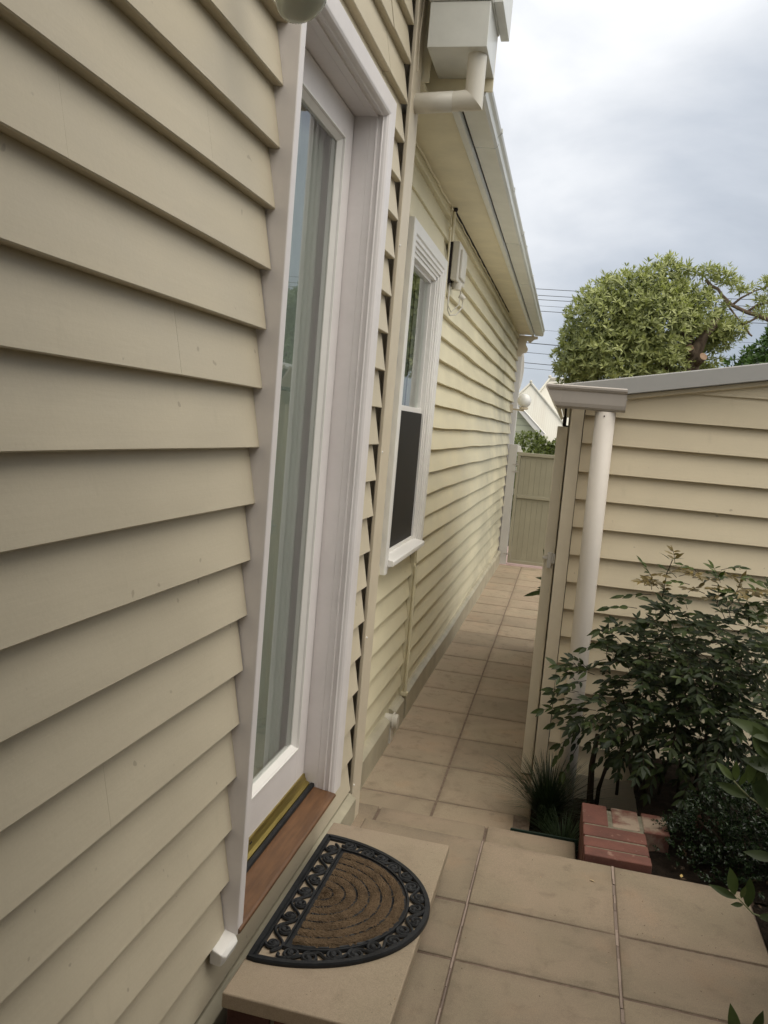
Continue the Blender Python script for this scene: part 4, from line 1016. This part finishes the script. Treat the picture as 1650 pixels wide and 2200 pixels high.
# wandering outer sprays to the left and upper side (x, y, z, direction)
for (x, y, z, dx, dy, dz) in ((0.915, 3.46, 0.44, -1, -.2, .35), (0.86, 3.45, 0.36, -1, -.1, .2), (0.90, 3.44, 0.30, -1, 0, -.1), (0.88, 3.46, 0.26, -1, -.2, -.25), (0.90, 3.46, 0.20, -.8, 0, -.5), (0.86, 3.44, 0.19, -.5, 0, -.8), (0.88, 3.45, 0.13, -.4, -.1, -.9), (0.83, 3.45, 0.29, -1, -.2, 0), (1.02, 3.45, 0.66, -1, -.1, -.1), (1.05, 3.45, 0.74, -1, -.1, .1), (1.10, 3.46, 0.80, -1, 0, .0), (0.97, 3.45, 0.60, -.9, 0, -.3), (0.84, 3.45, 0.41, -.7, 0, .6), (1.56, 3.44, 0.60, 1, -.2, -.5), (1.6, 3.44, 0.45, .8, -.2, -.7), (1.58, 3.42, 0.75, 1, -.1, .1), (1.52, 3.42, 0.84, .9, -.1, .1)):
    spray(np.array([x, y, z]), np.array([dx, dy, dz]), 0.052, rng.uniform(0.3, 0.62), mbL)
# sparse yellowed shoots along the top
for k in range(46):
    mbL.cm = 1 if rng.random() < 0.6 else 0
    x = rng.uniform(1.06, 1.58); p = np.array([x, 3.45 + rng.uniform(-0.12, 0.12), 0.80 + 0.07 * math.sin((x - 1.0) * 6) + rng.uniform(-0.03, 0.07)])
    spray(p, np.array([rng.uniform(-1, 1), rng.uniform(-.4, .2), rng.uniform(0.0, 0.5)]), rng.uniform(0.030, 0.042), rng.uniform(0.2, 1.0), mbL, 3); mbL.cm = 0
for (x0, x1, z1) in ((1.06, 1.10, 0.52), (1.14, 1.12, 0.62), (1.22, 1.30, 0.60), (1.30, 1.24, 0.55), (1.40, 1.47, 0.60), (1.18, 1.02, 0.40), (1.35, 1.40, 0.62)):
    mbS.tube([(x0, 3.48, -0.06), (x0 + (x1 - x0) * 0.3 + rng.uniform(-.02, .02), 3.47, z1 * 0.35), (x0 + (x1 - x0) * 0.7, 3.46, z1 * 0.7), (x1, 3.46, z1)], [0.007, 0.006, 0.004, 0.002], 7)
mbS.tube([(1.14, 3.44, 0.80), (1.145, 3.43, 0.90), (1.16, 3.43, 0.955)], 0.002, 5)
for dz, dx in ((0.90, -1), (0.93, 1), (0.955, .6), (0.955, -.3)): leaf(mbL, np.array([1.15, 3.43, dz]), np.array([dx, -.1, 0.25]), UPV, 0.055, 0.016, 0.5, 4, 0.2)
part(mbL, 'foliage', [M_nand, M_nandy], nd, FC); part(mbS, 'stems', M_stem, nd, FC, smooth=True)

# --- thick dark strap stems beside the downpipe
ss = thing('strap_plant', 'dark thick arching stems between the downpipe and the brick wall', 'plant', FC, (0.965, 3.55, -0.3))
mb = MB(); mb.tube([(0.972, 3.55, -0.30), (0.960, 3.55, -0.12), (0.952, 3.55, 0.02), (0.962, 3.55, 0.16)], [0.014, 0.014, 0.013, 0.010], 8); part(mb, 'stem', M_stem, ss, FC, smooth=True)
mb = MB(); mb.tube([(0.990, 3.56, -0.30), (0.992, 3.56, -0.08), (1.015, 3.56, 0.03), (1.06, 3.56, 0.09), (1.11, 3.56, 0.10)], [0.010, 0.009, 0.009, 0.008, 0.006], 8); part(mb, 'stem', M_stem, ss, FC, smooth=True)

# --- small-leaved dark shrub
bs = thing('small_leaved_shrub', 'dense dark shrub of tiny glossy leaves right of the brick wall', 'shrub', FC, (1.46, 3.0, -0.05))
mb = MB(); mbS = MB()
lob = [(1.42, 3.05, 0.06, 0.17, 0.17, 0.17), (1.56, 3.02, 0.10, 0.20, 0.20, 0.18), (1.33, 3.06, -0.01, 0.12, 0.13, 0.13), (1.50, 2.92, 0.00, 0.18, 0.16, 0.14), (1.25, 3.02, -0.02, 0.10, 0.10, 0.10), (1.44, 3.08, 0.16, 0.13, 0.13, 0.11), (1.40, 2.90, -0.02, 0.16, 0.10, 0.08), (1.76, 3.0, 0.08, 0.22, 0.22, 0.2)]
for p, d, r_ in in_lobes(lob, 2500, 0.45):
    if p[2] < -0.04: continue
    dd = d + UPV * 0.5 + rdir() * 0.4; dd /= np.linalg.norm(dd)
    for i in range(5):
        q = p + dd * 0.007 * i
        for s_ in (0, 1):
            ldir = np.cross(dd, rdir()); ldir = ldir + dd * 0.7
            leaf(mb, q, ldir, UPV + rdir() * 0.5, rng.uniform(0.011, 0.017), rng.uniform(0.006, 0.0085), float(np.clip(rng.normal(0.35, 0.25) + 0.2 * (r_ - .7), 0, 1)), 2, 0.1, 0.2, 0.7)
part(mb, 'foliage', M_box, bs, FC)
for k in range(14):
    a = rng.uniform(0, 6.28); mbS.tube([(1.48, 3.0, -0.06), (1.48 + 0.1 * math.cos(a), 3.0 + 0.1 * math.sin(a), 0.03), (1.48 + 0.2 * math.cos(a), 3.0 + 0.18 * math.sin(a), 0.12)], [0.005, 0.004, 0.002], 5)
part(mbS, 'stems', M_stem, bs, FC)

# --- mondo grass clump
gr = MB()
for (cx_, cy_, cz_, n_, hmax, tl) in ((0.790, 3.56, -0.30, 760, 0.37, 0.40), (0.86, 3.32, -0.30, 230, 0.24, 0.9)):
    for k in range(n_):
        a = rng.uniform(0, 2 * math.pi); ln = rng.uniform(0.55, 1.0) * hmax; lean = rng.uniform(0.1, 1.35)
        b0 = np.array([cx_ + 0.030 * math.cos(a) * rng.random(), cy_ + 0.03 * math.sin(a) * rng.random(), cz_]); w_ = rng.uniform(0.0011, 0.0019)
        out_ = np.array([math.cos(a), math.sin(a), 0]); side = np.array([-math.sin(a), math.cos(a), 0]); ids = []
        for i in range(6):
            t = i / 5; q = b0 + out_ * ln * lean * t ** 1.6 * 0.75 + UPV * ln * (t * (1 - 0.32 * lean * t ** 1.3)); ww = w_ * (1 - t ** 3 * 0.9)
            ids.append((gr.p(*(q - side * ww)), gr.p(*(q + side * ww))))
        tn = float(np.clip(rng.normal(tl, 0.2), 0, 1))
        for i in range(5): gr.face((ids[i][0], ids[i][1], ids[i + 1][1], ids[i + 1][0]), tn)
solo(gr, 'grass_clump', M_grass, 'dark tufted grass clump at the foot of the downpipe', 'grass plant', FC, (0.82, 3.5, -0.3))

# --- strap-leaf plant poking into the lane behind the open gate
mb = MB()
for (x, y, z, dx, dy, dz, L_, W_) in ((0.66, 7.55, 0.02, -1, .1, -.35, 0.22, 0.035), (0.66, 7.6, 0.0, -1, .3, -.35, 0.14, 0.025), (0.66, 7.9, 0.06, -1, .1, .12, 0.12, 0.022), (0.67, 7.8, 0.0, -1, 0, 0.0, 0.10, 0.02), (0.67, 7.9, -.03, -1, 0, -.1, 0.11, 0.02), (0.7, 7.7, 0.1, -.3, .1, .8, 0.3, 0.04), (0.72, 7.8, 0.1, -.1, .4, .9, 0.3, 0.04)):
    leaf(mb, np.array([x, y, z]), np.array([dx, dy, dz]), np.array([0.1, -0.8, 0.6]), L_, W_ * 1.3, 0.3, 5, 0.10, 0.2, 0.9)
mbS = MB(); mbS.tube([(0.70, 7.75, -0.27), (0.68, 7.7, 0.1)], 0.012, 6)
sp_ = thing('lane_plant', 'long dark leaves poking into the lane from behind the open gate', 'plant', FC, (0.70, 7.75, -0.27)); part(mb, 'leaves', M_nand, sp_, FC); part(mbS, 'stems', M_stem, sp_, FC)

# --- broad-leaved shrub leaning in at the right edge
ol = thing('broad_leaved_shrub', 'grey-green shrub with broad oval leaves leaning over the patio at the right edge', 'shrub', FC, (1.75, 2.2, -0.05))
mbL = MB(); mbS = MB()
def twig(pts, lv):
    mbS.tube(pts, [0.0035 - 0.0020 * i / (len(pts) - 1) for i in range(len(pts))], 7)
    for (x, y, z, dx, dy, dz, L_, W_, t_) in lv:
        leaf(mbL, np.array([x, y, z]), np.array([dx, dy, dz]), np.array([0.2, -0.85, 0.6]) + rdir() * 0.25, L_, W_, t_, 6, rng.uniform(-.05, .2), 0.18, 0.85)
twig([(1.46, 2.12, 0.215), (1.33, 2.10, 0.262), (1.275, 2.10, 0.272), (1.235, 2.10, 0.305)],
     [(1.235, 2.10, 0.302, -1, 0, 0.35, 0.075, 0.020, .35), (1.228, 2.10, 0.31, -.28, 0, 1, 0.072, 0.030, .55), (1.262, 2.10, 0.285, -.08, -.1, 1, 0.082, 0.032, .38), (1.25, 2.10, 0.29, -.9, -.1, -.1, 0.03, 0.012, .5), (1.285, 2.1, 0.268, .6, -.3, .2, 0.06, 0.02, .2), (1.24, 2.09, 0.31, .1, -.2, .8, 0.04, 0.013, .9)])
twig([(1.50, 2.15, 0.50), (1.40, 2.12, 0.50), (1.30, 2.10, 0.53), (1.23, 2.10, 0.565)],
     [(1.19, 2.10, 0.60, -.75, 0, .75, 0.060, 0.020, .85), (1.195, 2.10, 0.60, -.15, -.1, 1, 0.055, 0.020, .80), (1.205, 2.10, 0.59, .2, -.2, .8, 0.045, 0.016, .75), (1.225, 2.10, 0.60, .05, 0, 1, 0.060, 0.028, .70), (1.232, 2.10, 0.60, .5, 0, .9, 0.05, 0.016, .6),
      (1.23, 2.10, 0.565, -1, 0, .30, 0.085, 0.028, .38), (1.265, 2.10, 0.545, -.2, 0, 1, 0.115, 0.032, .18), (1.285, 2.10, 0.53, -.5, -.1, .8, 0.10, 0.034, .2), (1.31, 2.10, 0.53, .3, -.1, 1, 0.10, 0.034, .3)])
mbS.tube([(1.23, 2.10, 0.565), (1.205, 2.10, 0.585), (1.19, 2.1, 0.60)], 0.0018, 6)
twig([(1.55, 2.2, 0.78), (1.42, 2.14, 0.72), (1.33, 2.10, 0.70), (1.27, 2.10, 0.665)],
     [(1.30, 2.1, 0.675, -.9, 0, .6, 0.10, 0.038, .40), (1.265, 2.10, 0.665, -.55, 0, .85, 0.095, 0.045, .62), (1.275, 2.10, 0.66, .9, 0, .35, 0.10, 0.045, .28), (1.30, 2.1, 0.645, -.9, .1, .1, 0.10, 0.04, .15), (1.33, 2.1, 0.69, -.7, 0, .6, 0.11, 0.036, .5), (1.35, 2.1, 0.69, .2, 0, 1, 0.10, 0.036, .4), (1.35, 2.1, 0.70, .7, 0, -.5, 0.10, 0.036, .2), (1.29, 2.1, 0.71, -1, 0, .38, 0.14, 0.036, .55)])
twig([(1.55, 2.2, 0.30), (1.42, 2.14, 0.36), (1.34, 2.10, 0.40), (1.30, 2.10, 0.435)],
     [(1.30, 2.10, 0.43, -.1, 0, 1, 0.05, 0.018, .75), (1.31, 2.10, 0.42, -.9, 0, .1, 0.075, 0.026, .25), (1.30, 2.1, 0.43, .4, 0, .9, 0.05, 0.02, .6), (1.34, 2.1, 0.40, .2, 0, .9, 0.07, 0.026, .3), (1.36, 2.1, 0.39, -.3, 0, -.9, 0.07, 0.026, .2), (1.33, 2.1, 0.47, -.2, 0, .95, 0.08, 0.028, .5), (1.335, 2.1, 0.50, .1, 0, -.95, 0.08, 0.026, .35)])
twig([(1.50, 1.95, -0.02), (1.34, 2.02, 0.0), (1.29, 2.05, -0.01)], [(1.265, 2.05, -0.03, -.25, 0, .95, 0.085, 0.030, .55), (1.30, 2.05, -0.01, .2, 0, .9, 0.07, 0.026, .3)])
for k in range(520):      # body of the shrub, beyond the frame
    d = rdir(); p = np.array([1.78 + d[0] * 0.36, 2.15 + d[1] * 0.5, 0.42 + d[2] * 0.45]) * 1.0
    if p[0] < 1.40 + 0.0 * p[2] or p[2] < -0.02: continue
    for i in range(5): leaf(mbL, p, d + rdir() * 0.7, UPV + rdir() * 0.5, rng.uniform(0.06, 0.1), rng.uniform(0.022, 0.034), rng.uniform(0.05, 0.6), 4, 0.15, 0.2, 0.85)
for k in range(12):
    a = rng.uniform(0, 6.28); mbS.tube([(1.78, 2.15, -0.06), (1.78 + 0.12 * math.cos(a), 2.15 + 0.15 * math.sin(a), 0.3), (1.78 + 0.27 * math.cos(a), 2.15 + 0.35 * math.sin(a), 0.62)], [0.012, 0.008, 0.004], 6)
part(mbL, 'foliage', M_olive, ol, FC, smooth=True); part(mbS, 'twigs', M_twig, ol, FC, smooth=True)

# --- tall hedge out of view, added to shade the near wall and patio
th_ = thing('shade_hedge', 'unseen tall hedge added to shade the patio and near wall', 'hedge', FW, (2.3, -0.8, -0.33))
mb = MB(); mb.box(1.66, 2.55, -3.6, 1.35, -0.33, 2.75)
part(mb, 'shade_core', M_stem, th_)
mb = MB()
for k in range(2600):
    f_ = rng.integers(0, 3); u = rng.random()
    p = np.array([1.62, rng.uniform(-3.7, 1.38), rng.uniform(-0.3, 2.85)]) if f_ == 0 else (np.array([rng.uniform(1.62, 2.6), 1.38, rng.uniform(-.3, 2.85)]) if f_ == 1 else np.array([rng.uniform(1.62, 2.6), rng.uniform(-3.7, 1.38), 2.82]))
    p = p + rdir() * 0.06; d = rdir() + (np.array([-.8, 0, .2]), np.array([0, .8, .2]), np.array([0, 0, .9]))[f_]
    for i in range(4): leaf(mb, p, d + rdir() * 0.8, UPV + rdir() * 0.5, rng.uniform(0.06, 0.10), rng.uniform(0.03, 0.045), rng.uniform(0.0, 0.6), 2, 0.15, 0.2, 0.8)
part(mb, 'foliage', M_hedge, th_)

# --- unseen verandah roof, added to shade the viewer's end of the patio
rv = thing('shade_verandah', 'unseen verandah roof added behind the viewer to shade the near wall', 'verandah', FW, (0.8, -1.2, 0.0))
mb = MB(); mb.loft([[(0.01, 0.55, 2.78), (1.62, 0.55, 2.58), (1.62, 0.55, 2.50), (0.01, 0.55, 2.70)], [(0.01, -3.4, 2.78), (1.62, -3.4, 2.58), (1.62, -3.4, 2.50), (0.01, -3.4, 2.70)]]); part(mb, 'roof', M_soffit, rv)
for y_ in (0.45, -3.2):
    mb = MB(); mb.box(1.50, 1.58, y_ - 0.04, y_ + 0.04, 0.002, 2.50); part(mb, 'post', M_white, rv, bevel=0.004)

# --- debris lying about
def bit(name, label, cat, x, y, z, L_, W_, col, ang, frame=FC, group=None):
    mb = MB(); leaf(mb, np.array([x, y, z + 0.002]), np.array([math.cos(ang), math.sin(ang), 0.05]), UPV, L_, W_, 1.0, 3, 0.1, 0.2)
    m = NT(name + '_dry'); return solo(mb, name, m.done(col, 0.7, 0.3), label, cat, frame, (x, y, z), group=group)
bit('fallen_leaf', 'small tan dry leaf on the paver in front of the brick wall', 'leaf', 0.876, 2.64, 0.001, 0.020, 0.007, (0.50, 0.38, 0.22), -0.4, FW)
bit('fallen_leaf', 'yellow dry leaf at the soil edge beyond the patio corner', 'leaf', 1.17, 2.772, 0.0, 0.028, 0.012, (0.50, 0.36, 0.14), 1.4, FW)
mb = MB()
for k in range(150):
    x, y = (rng.uniform(0.95, 1.37), rng.uniform(1.7, 2.75)) if k < 90 else (rng.uniform(0.45, 1.0), rng.uniform(1.3, 2.75))
    s_ = rng.uniform(0.0012, 0.0035); d = rdir(-0.2, 0.2); mb.ct = 1.0
    leaf(mb, np.array([x, y, 0.0022]), d, UPV, s_ * 1.8, s_, rng.choice((0.5, 0.8, 3.5, 9.0)), 2, 0.3, 0.3)
for k in range(60):
    x, y = rng.uniform(0.06, 0.43), rng.uniform(1.65, 2.49); s_ = rng.uniform(0.0012, 0.003)
    leaf(mb, np.array([x, y, ZM + 0.0012]), rdir(-.2, .2), UPV, s_ * 1.8, s_, rng.choice((0.5, 0.8, 5.0)), 2, 0.3, 0.3)
tag(mb.build('grit', M_litter), 'fine grit and crumbs scattered over the patio pavers and step', 'grit', kind='stuff')
for (x, y, s_) in ((0.60, 4.44, .012), (0.56, 6.02, .014), (0.22, 5.15, .014), (0.12, 5.35, .010), (0.20, 4.72, .010), (0.02, 5.52, .010), (0.07, 5.10, .010)):
    bit('fallen_leaf', 'tiny dark dry leaf speck on the lane pavers', 'leaf', x, y, ZL + 0.001, s_, s_ * 0.6, (0.035, 0.022, 0.012), x * 9, group='dark leaf specks on the lane pavers')

# ================================================================== BEYOND THE SHED
def rosette(mb, p, d, size, tone, n=8, W=0.27, droop=0.3):
    d = d / np.linalg.norm(d)
    for i in range(n):
        dd = d * rng.uniform(0.15, 1.1) + rdir() * 0.85; leaf(mb, p, dd, d + rdir() * 0.2, size * rng.uniform(0.75, 1.15), size * W * rng.uniform(0.8, 1.15), float(np.clip(tone + rng.normal(0, 0.12), 0, 1)), 2, rng.uniform(0.05, droop), 0.2, 0.7)
def crown(mb, lobes, n, size, t0, t1, shell=0.55, nl=8, W=0.27, zc=None):
    zs_ = [l_[2] - l_[5] for l_ in lobes] + [l_[2] + l_[5] for l_ in lobes]; lo, hi = min(zs_), max(zs_)
    for p, d, r_ in in_lobes(lobes, n, shell):
        if rng.random() < 0.3: p = p + rdir() * size * 0.8
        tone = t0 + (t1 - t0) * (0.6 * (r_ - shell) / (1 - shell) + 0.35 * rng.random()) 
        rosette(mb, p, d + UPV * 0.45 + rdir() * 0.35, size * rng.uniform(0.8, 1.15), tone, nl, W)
tr = thing('round_crowned_tree', 'tree with a big rounded pale green crown rising above the shed roof', 'tree', FC, (2.15, 12.0, -0.33))
mb = MB()
lob = [(0.98, 12.0, 2.92, 0.52, 0.7, 0.62), (1.32, 12.0, 3.22, 0.46, 0.65, 0.52), (1.70, 12.1, 3.50, 0.36, 0.5, 0.42), (2.08, 12.1, 3.45, 0.26, 0.4, 0.30), (2.22, 12.0, 3.15, 0.36, 0.5, 0.36), (1.70, 11.9, 2.95, 0.55, 0.7, 0.55), (0.78, 12.0, 2.55, 0.36, 0.5, 0.40), (1.25, 11.9, 2.50, 0.60, 0.7, 0.45), (1.85, 11.9, 2.50, 0.38, 0.6, 0.40), (1.78, 12.1, 3.72, 0.16, 0.3, 0.20), (2.38, 12.3, 2.65, 0.28, 0.4, 0.25), (0.62, 12.0, 2.42, 0.20, 0.4, 0.26), (2.0, 12.0, 3.78, 0.12, 0.2, 0.12), (1.02, 12.0, 3.48, 0.20, 0.3, 0.16)]
crown(mb, lob, 4800, 0.096, 0.0, 1.15, 0.55, 8, 0.28)
part(mb, 'crown', M_tree, tr, FC)
mb = MB(); mb.tube([(2.16, 12.0, -0.33), (2.17, 11.9, 1.5), (2.19, 11.75, 2.45), (2.24, 11.7, 2.75), (2.36, 11.75, 3.0), (2.48, 11.9, 3.1)], [0.15, 0.13, 0.10, 0.085, 0.07, 0.05], 12)
mb.tube([(2.19, 11.75, 2.5), (2.06, 11.8, 2.95), (1.8, 12.0, 3.4)], [0.10, 0.07, 0.03], 10); mb.tube([(2.17, 11.8, 2.2), (1.6, 12.0, 2.7), (1.1, 12.0, 3.0)], [0.08, 0.05, 0.02], 8)
mb.tube([(2.18, 11.72, 2.62), (2.12, 11.60, 2.70)], [0.058, 0.055], 12); mb.tube([(2.24, 11.70, 2.52), (2.30, 11.56, 2.60)], [0.055, 0.052], 12)
trunk = part(mb, 'trunk', M_bark, tr, FC, smooth=True)
def disc(p, q, r_):
    p = Vector(p); q = Vector(q); d = (q - p).normalized(); a = d.cross(Vector((0, 0, 1))).normalized(); b = d.cross(a); mb = MB()
    ring = lambda t, rad: [tuple(q + d * t + rad * (math.cos(2 * math.pi * k / 16) * a + math.sin(2 * math.pi * k / 16) * b)) for k in range(16)]
    mb.loft([ring(-0.003, r_ + 0.001), ring(0.004, r_ + 0.001)]); return mb
part(disc((2.18, 11.72, 2.62), (2.12, 11.60, 2.70), 0.054), 'sawn_stub', M_cut, trunk, FC); part(disc((2.24, 11.70, 2.52), (2.30, 11.56, 2.60), 0.051), 'sawn_stub', M_cut, trunk, FC)

bt = thing('sparse_branched_tree', 'sparse tree reaching in from the right with leaf tufts on bare branches', 'tree', FC, (4.4, 12.2, -0.33))
mbT = MB(); mb = MB()
main = [(4.4, 12.2, -0.33), (4.35, 12.2, 1.6), (4.0, 12.1, 2.6), (3.35, 12.0, 3.10), (3.0, 12.0, 3.22), (2.83, 12.0, 3.26), (2.64, 12.0, 3.34), (2.50, 12.0, 3.46), (2.44, 12.0, 3.54), (2.34, 12.0, 3.58), (2.27, 12.0, 3.66)]
mbT.tube(main, [0.12, 0.11, 0.08, 0.045, 0.032, 0.028, 0.024, 0.022, 0.02, 0.026, 0.022], 8)
br = [[(2.64, 12, 3.34), (2.74, 12, 3.44), (2.90, 12, 3.54), (3.05, 12, 3.60)], [(2.50, 12, 3.46), (2.62, 12, 3.30), (2.74, 12, 3.16), (2.84, 12, 3.06)], [(3.0, 12, 3.22), (2.9, 12, 3.15), (2.80, 12, 3.08)], [(2.83, 12, 3.26), (2.95, 12, 3.36), (3.08, 12, 3.40)], [(2.84, 12, 3.06), (2.9, 12, 2.98), (2.94, 12, 2.95)]]
for b in br: mbT.tube(b, [0.018, 0.014, 0.010, 0.008][:len(b)], 6)
lob = [(2.29, 12, 3.76, 0.10, 0.12, 0.11), (2.40, 12, 3.72, 0.10, 0.12, 0.10), (2.52, 12, 3.70, 0.13, 0.14, 0.11), (2.68, 12, 3.60, 0.11, 0.12, 0.08), (2.78, 12, 3.56, 0.10, 0.12, 0.06), (3.07, 12, 3.66, 0.12, 0.12, 0.10), (3.00, 12, 3.44, 0.12, 0.12, 0.10), (2.52, 12.1, 3.10, 0.16, 0.2, 0.14), (2.72, 12, 3.04, 0.14, 0.2, 0.12), (2.58, 12.1, 2.88, 0.16, 0.2, 0.12), (3.02, 12, 3.28, 0.10, 0.12, 0.08), (2.40, 12.2, 2.92, 0.15, 0.2, 0.14)]
crown(mb, lob, 620, 0.090, 0.5, 1.1, 0.3, 7, 0.22)
part(mbT, 'trunk', bark('pale_brown_bark', (0.14, 0.10, 0.07), (0.24, 0.18, 0.13)), bt, FC, smooth=True); part(mb, 'crown', M_tree, bt, FC)

t2 = thing('deep_green_tree', 'deep green leafy tree behind the shed roof at the right edge', 'tree', FC, (3.4, 11.0, -0.33))
mb = MB(); lob = [(2.95, 11.0, 2.45, 0.30, 0.4, 0.40), (3.25, 11, 2.70, 0.38, 0.4, 0.42), (3.6, 11, 2.7, 0.45, 0.5, 0.45), (2.75, 11.1, 2.35, 0.25, 0.3, 0.3), (3.3, 11, 2.3, 0.6, 0.5, 0.4)]
crown(mb, lob, 1900, 0.085, 0.1, 0.9, 0.55, 7, 0.42)
part(mb, 'crown', M_tree2, t2, FC); mb = MB(); mb.tube([(3.4, 11, -0.33), (3.4, 11, 1.2), (3.35, 11, 2.5)], [0.10, 0.09, 0.05], 10); part(mb, 'trunk', M_bark, t2, FC, smooth=True)

hb = thing('rounded_bush', 'rounded leafy bush beyond the closed lane gate', 'bush', FC, (0.28, 13.0, -0.33))
mb = MB(); crown(mb, [(0.14, 13.0, 0.75, 0.46, 0.5, 0.70), (0.42, 13.0, 0.70, 0.40, 0.45, 0.66), (0.62, 13, 0.72, 0.24, 0.3, 0.68)], 3000, 0.055, 0.1, 1.0, 0.80, 6, 0.45)
part(mb, 'foliage', M_hedge, hb, FC); mb = MB(); mb.tube([(0.28, 13, -0.33), (0.28, 13, 0.6)], [0.05, 0.04], 8); part(mb, 'stem', M_bark, hb, FC)

# --- neighbour's house across the street
nh = thing('neighbour_house', 'distant cream house with corrugated pale roof and green gable beyond the lane gate', 'house', FC, (-0.8, 42.0, -0.33))
m = NT('pale_corrugated_roof'); wv = m.n('ShaderNodeTexWave', wave_type='BANDS', bands_direction='X'); wv.inputs['Scale'].default_value = 3.2; m.l(m.tc.outputs['Object'], wv.inputs['Vector'])
st = m.noise(1.2, 4, 0.6, (3.5, 0.3, 0.3))
m.bump(wv.outputs['Fac'], 0.25, 0.012)
M_nroof = m.done(m.mixc(m.rng(st, 0.5, 0.75, 0, 0.3), (0.62, 0.60, 0.53), (0.48, 0.41, 0.34)), 0.7, 0.2)
mb = MB()
P1 = [(-1.35, 41.6, 3.92), (-3.75, 39.0, 0.9), (1.55, 39.0, 0.9)]
mb.face([mb.p(*q) for q in P1]); mb.face([mb.p(*q) for q in ((-1.35, 41.6, 3.92), (1.55, 39.0, 0.9), (1.55, 47.0, 0.9), (-1.35, 44.4, 3.92))]); mb.face([mb.p(*q) for q in ((-1.35, 41.6, 3.92), (-1.35, 44.4, 3.92), (-3.75, 47, 0.9), (-3.75, 39, 0.9))]); mb.face([mb.p(*q) for q in ((-1.35, 44.4, 3.92), (1.55, 47, 0.9), (-3.75, 47, 0.9))])
mb.face([mb.p(*q) for q in ((-0.52, 44.5, 4.38), (3.6, 44.5, 4.38), (5.4, 41.0, 1.2), (-2.3, 41.0, 1.2))]); mb.face([mb.p(*q) for q in ((-0.52, 44.5, 4.38), (-2.3, 41.0, 1.2), (-2.3, 48, 1.2))])
roofn = part(mb, 'roof', M_nroof, nh, FC)
mb = MB(); mb.tube([(-1.35, 41.55, 3.95), (0.6, 39.8, 1.95)], 0.05, 8); mb.tube([(-1.35, 41.55, 3.95), (-3.2, 39.6, 1.6)], 0.05, 8); mb.tube([(-0.55, 44.4, 4.42), (3.6, 44.4, 4.42)], 0.06, 8); mb.tube([(-0.55, 44.4, 4.42), (-2.3, 41.0, 1.25)], 0.05, 8); mb.sphere((-1.35, 41.5, 4.0), 0.07, 10, 6); mb.sphere((-0.55, 44.4, 4.5), 0.09, 10, 6)
part(mb, 'ridge_cap', M_nroof, roofn, FC)
mb = MB(); mb.box(-3.4, 1.2, 39.4, 46.5, -0.33, 0.95); part(mb, 'wall', paint_plain('pale_green_wall', (0.60, 0.64, 0.50)), nh, FC)
m = NT('pale_green_boards'); wv = m.n('ShaderNodeTexWave', wave_type='BANDS', bands_direction='Z', wave_profile='SAW'); wv.inputs['Scale'].default_value = 1.05; m.l(m.tc.outputs['Object'], wv.inputs['Vector']); m.bump(wv.outputs['Fac'], 0.6, 0.03)
M_nb = m.done(m.scale((0.60, 0.62, 0.47), m.rng(wv.outputs['Fac'], 0.0, 0.2, 0.6, 1.0)), 0.7, 0.3)
mb = MB(); mb.extrude([(-3.0, -0.33), (-0.62, -0.33), (-0.62, 1.62), (-1.80, 2.76), (-3.0, 1.6)], 'y', 38.2, 39.3); part(mb, 'gable_wall', M_nb, nh, FC)
mb = MB()
for y0, dz in ((37.92, 0.0), (38.0, 0.06)):
    mb.extrude([(-1.83, 2.86 + dz), (-0.36, 1.50 + dz), (-0.36, 1.36 + dz), (-0.50, 1.36 + dz), (-1.83, 2.68 + dz)], 'y', y0, y0 + 0.06)
mb.extrude([(-1.83, 2.95), (-0.30, 1.52), (-0.30, 1.47), (-1.83, 2.90)], 'y', 37.9, 39.3)
part(mb, 'bargeboard', M_white2, nh, FC)

# --- overhead wires (sagging gently)
k_ = 25.0 / 40.0
heights = [8.175, 7.90, 7.72, 7.45, 7.22, 6.36, 5.72, 5.28, 4.80, 4.56]
names = ['highest overhead wire, first of the bundle above the tree', 'second overhead wire down from the top of the bundle', 'third overhead wire down from the top', 'fourth overhead wire down, faint and thin', 'fifth overhead wire down, lowest of the upper bundle', 'faint single overhead wire just below the upper bundle', 'thick black overhead cable level with the scroll bracket', 'overhead wire just below the thick cable', 'dark overhead wire above the pale lowest one', 'lowest thin overhead wire above the distant roof']
rad = [0.008, 0.008, 0.008, 0.005, 0.008, 0.004, 0.011, 0.007, 0.009, 0.005]
for i, (h, nm, r_) in enumerate(zip(heights, names, rad)):
    z0 = 1.395 + (h - 1.395) * k_; mb = MB(); pts = []
    sl_ = -0.010 if i >= 6 else 0.005
    for j in range(41):
        x = -22 + 52 * j / 40; pts.append((x, 25.0 + 0.05 * i, z0 + 0.0016 * (x - 4) ** 2 - 0.04 + sl_ * x * 1.0))
    mb.tube(pts, r_, 6)
    solo(mb, 'overhead_wire', M_wire, nm, 'wire', FC, (4, 25, z0), group='overhead wires')
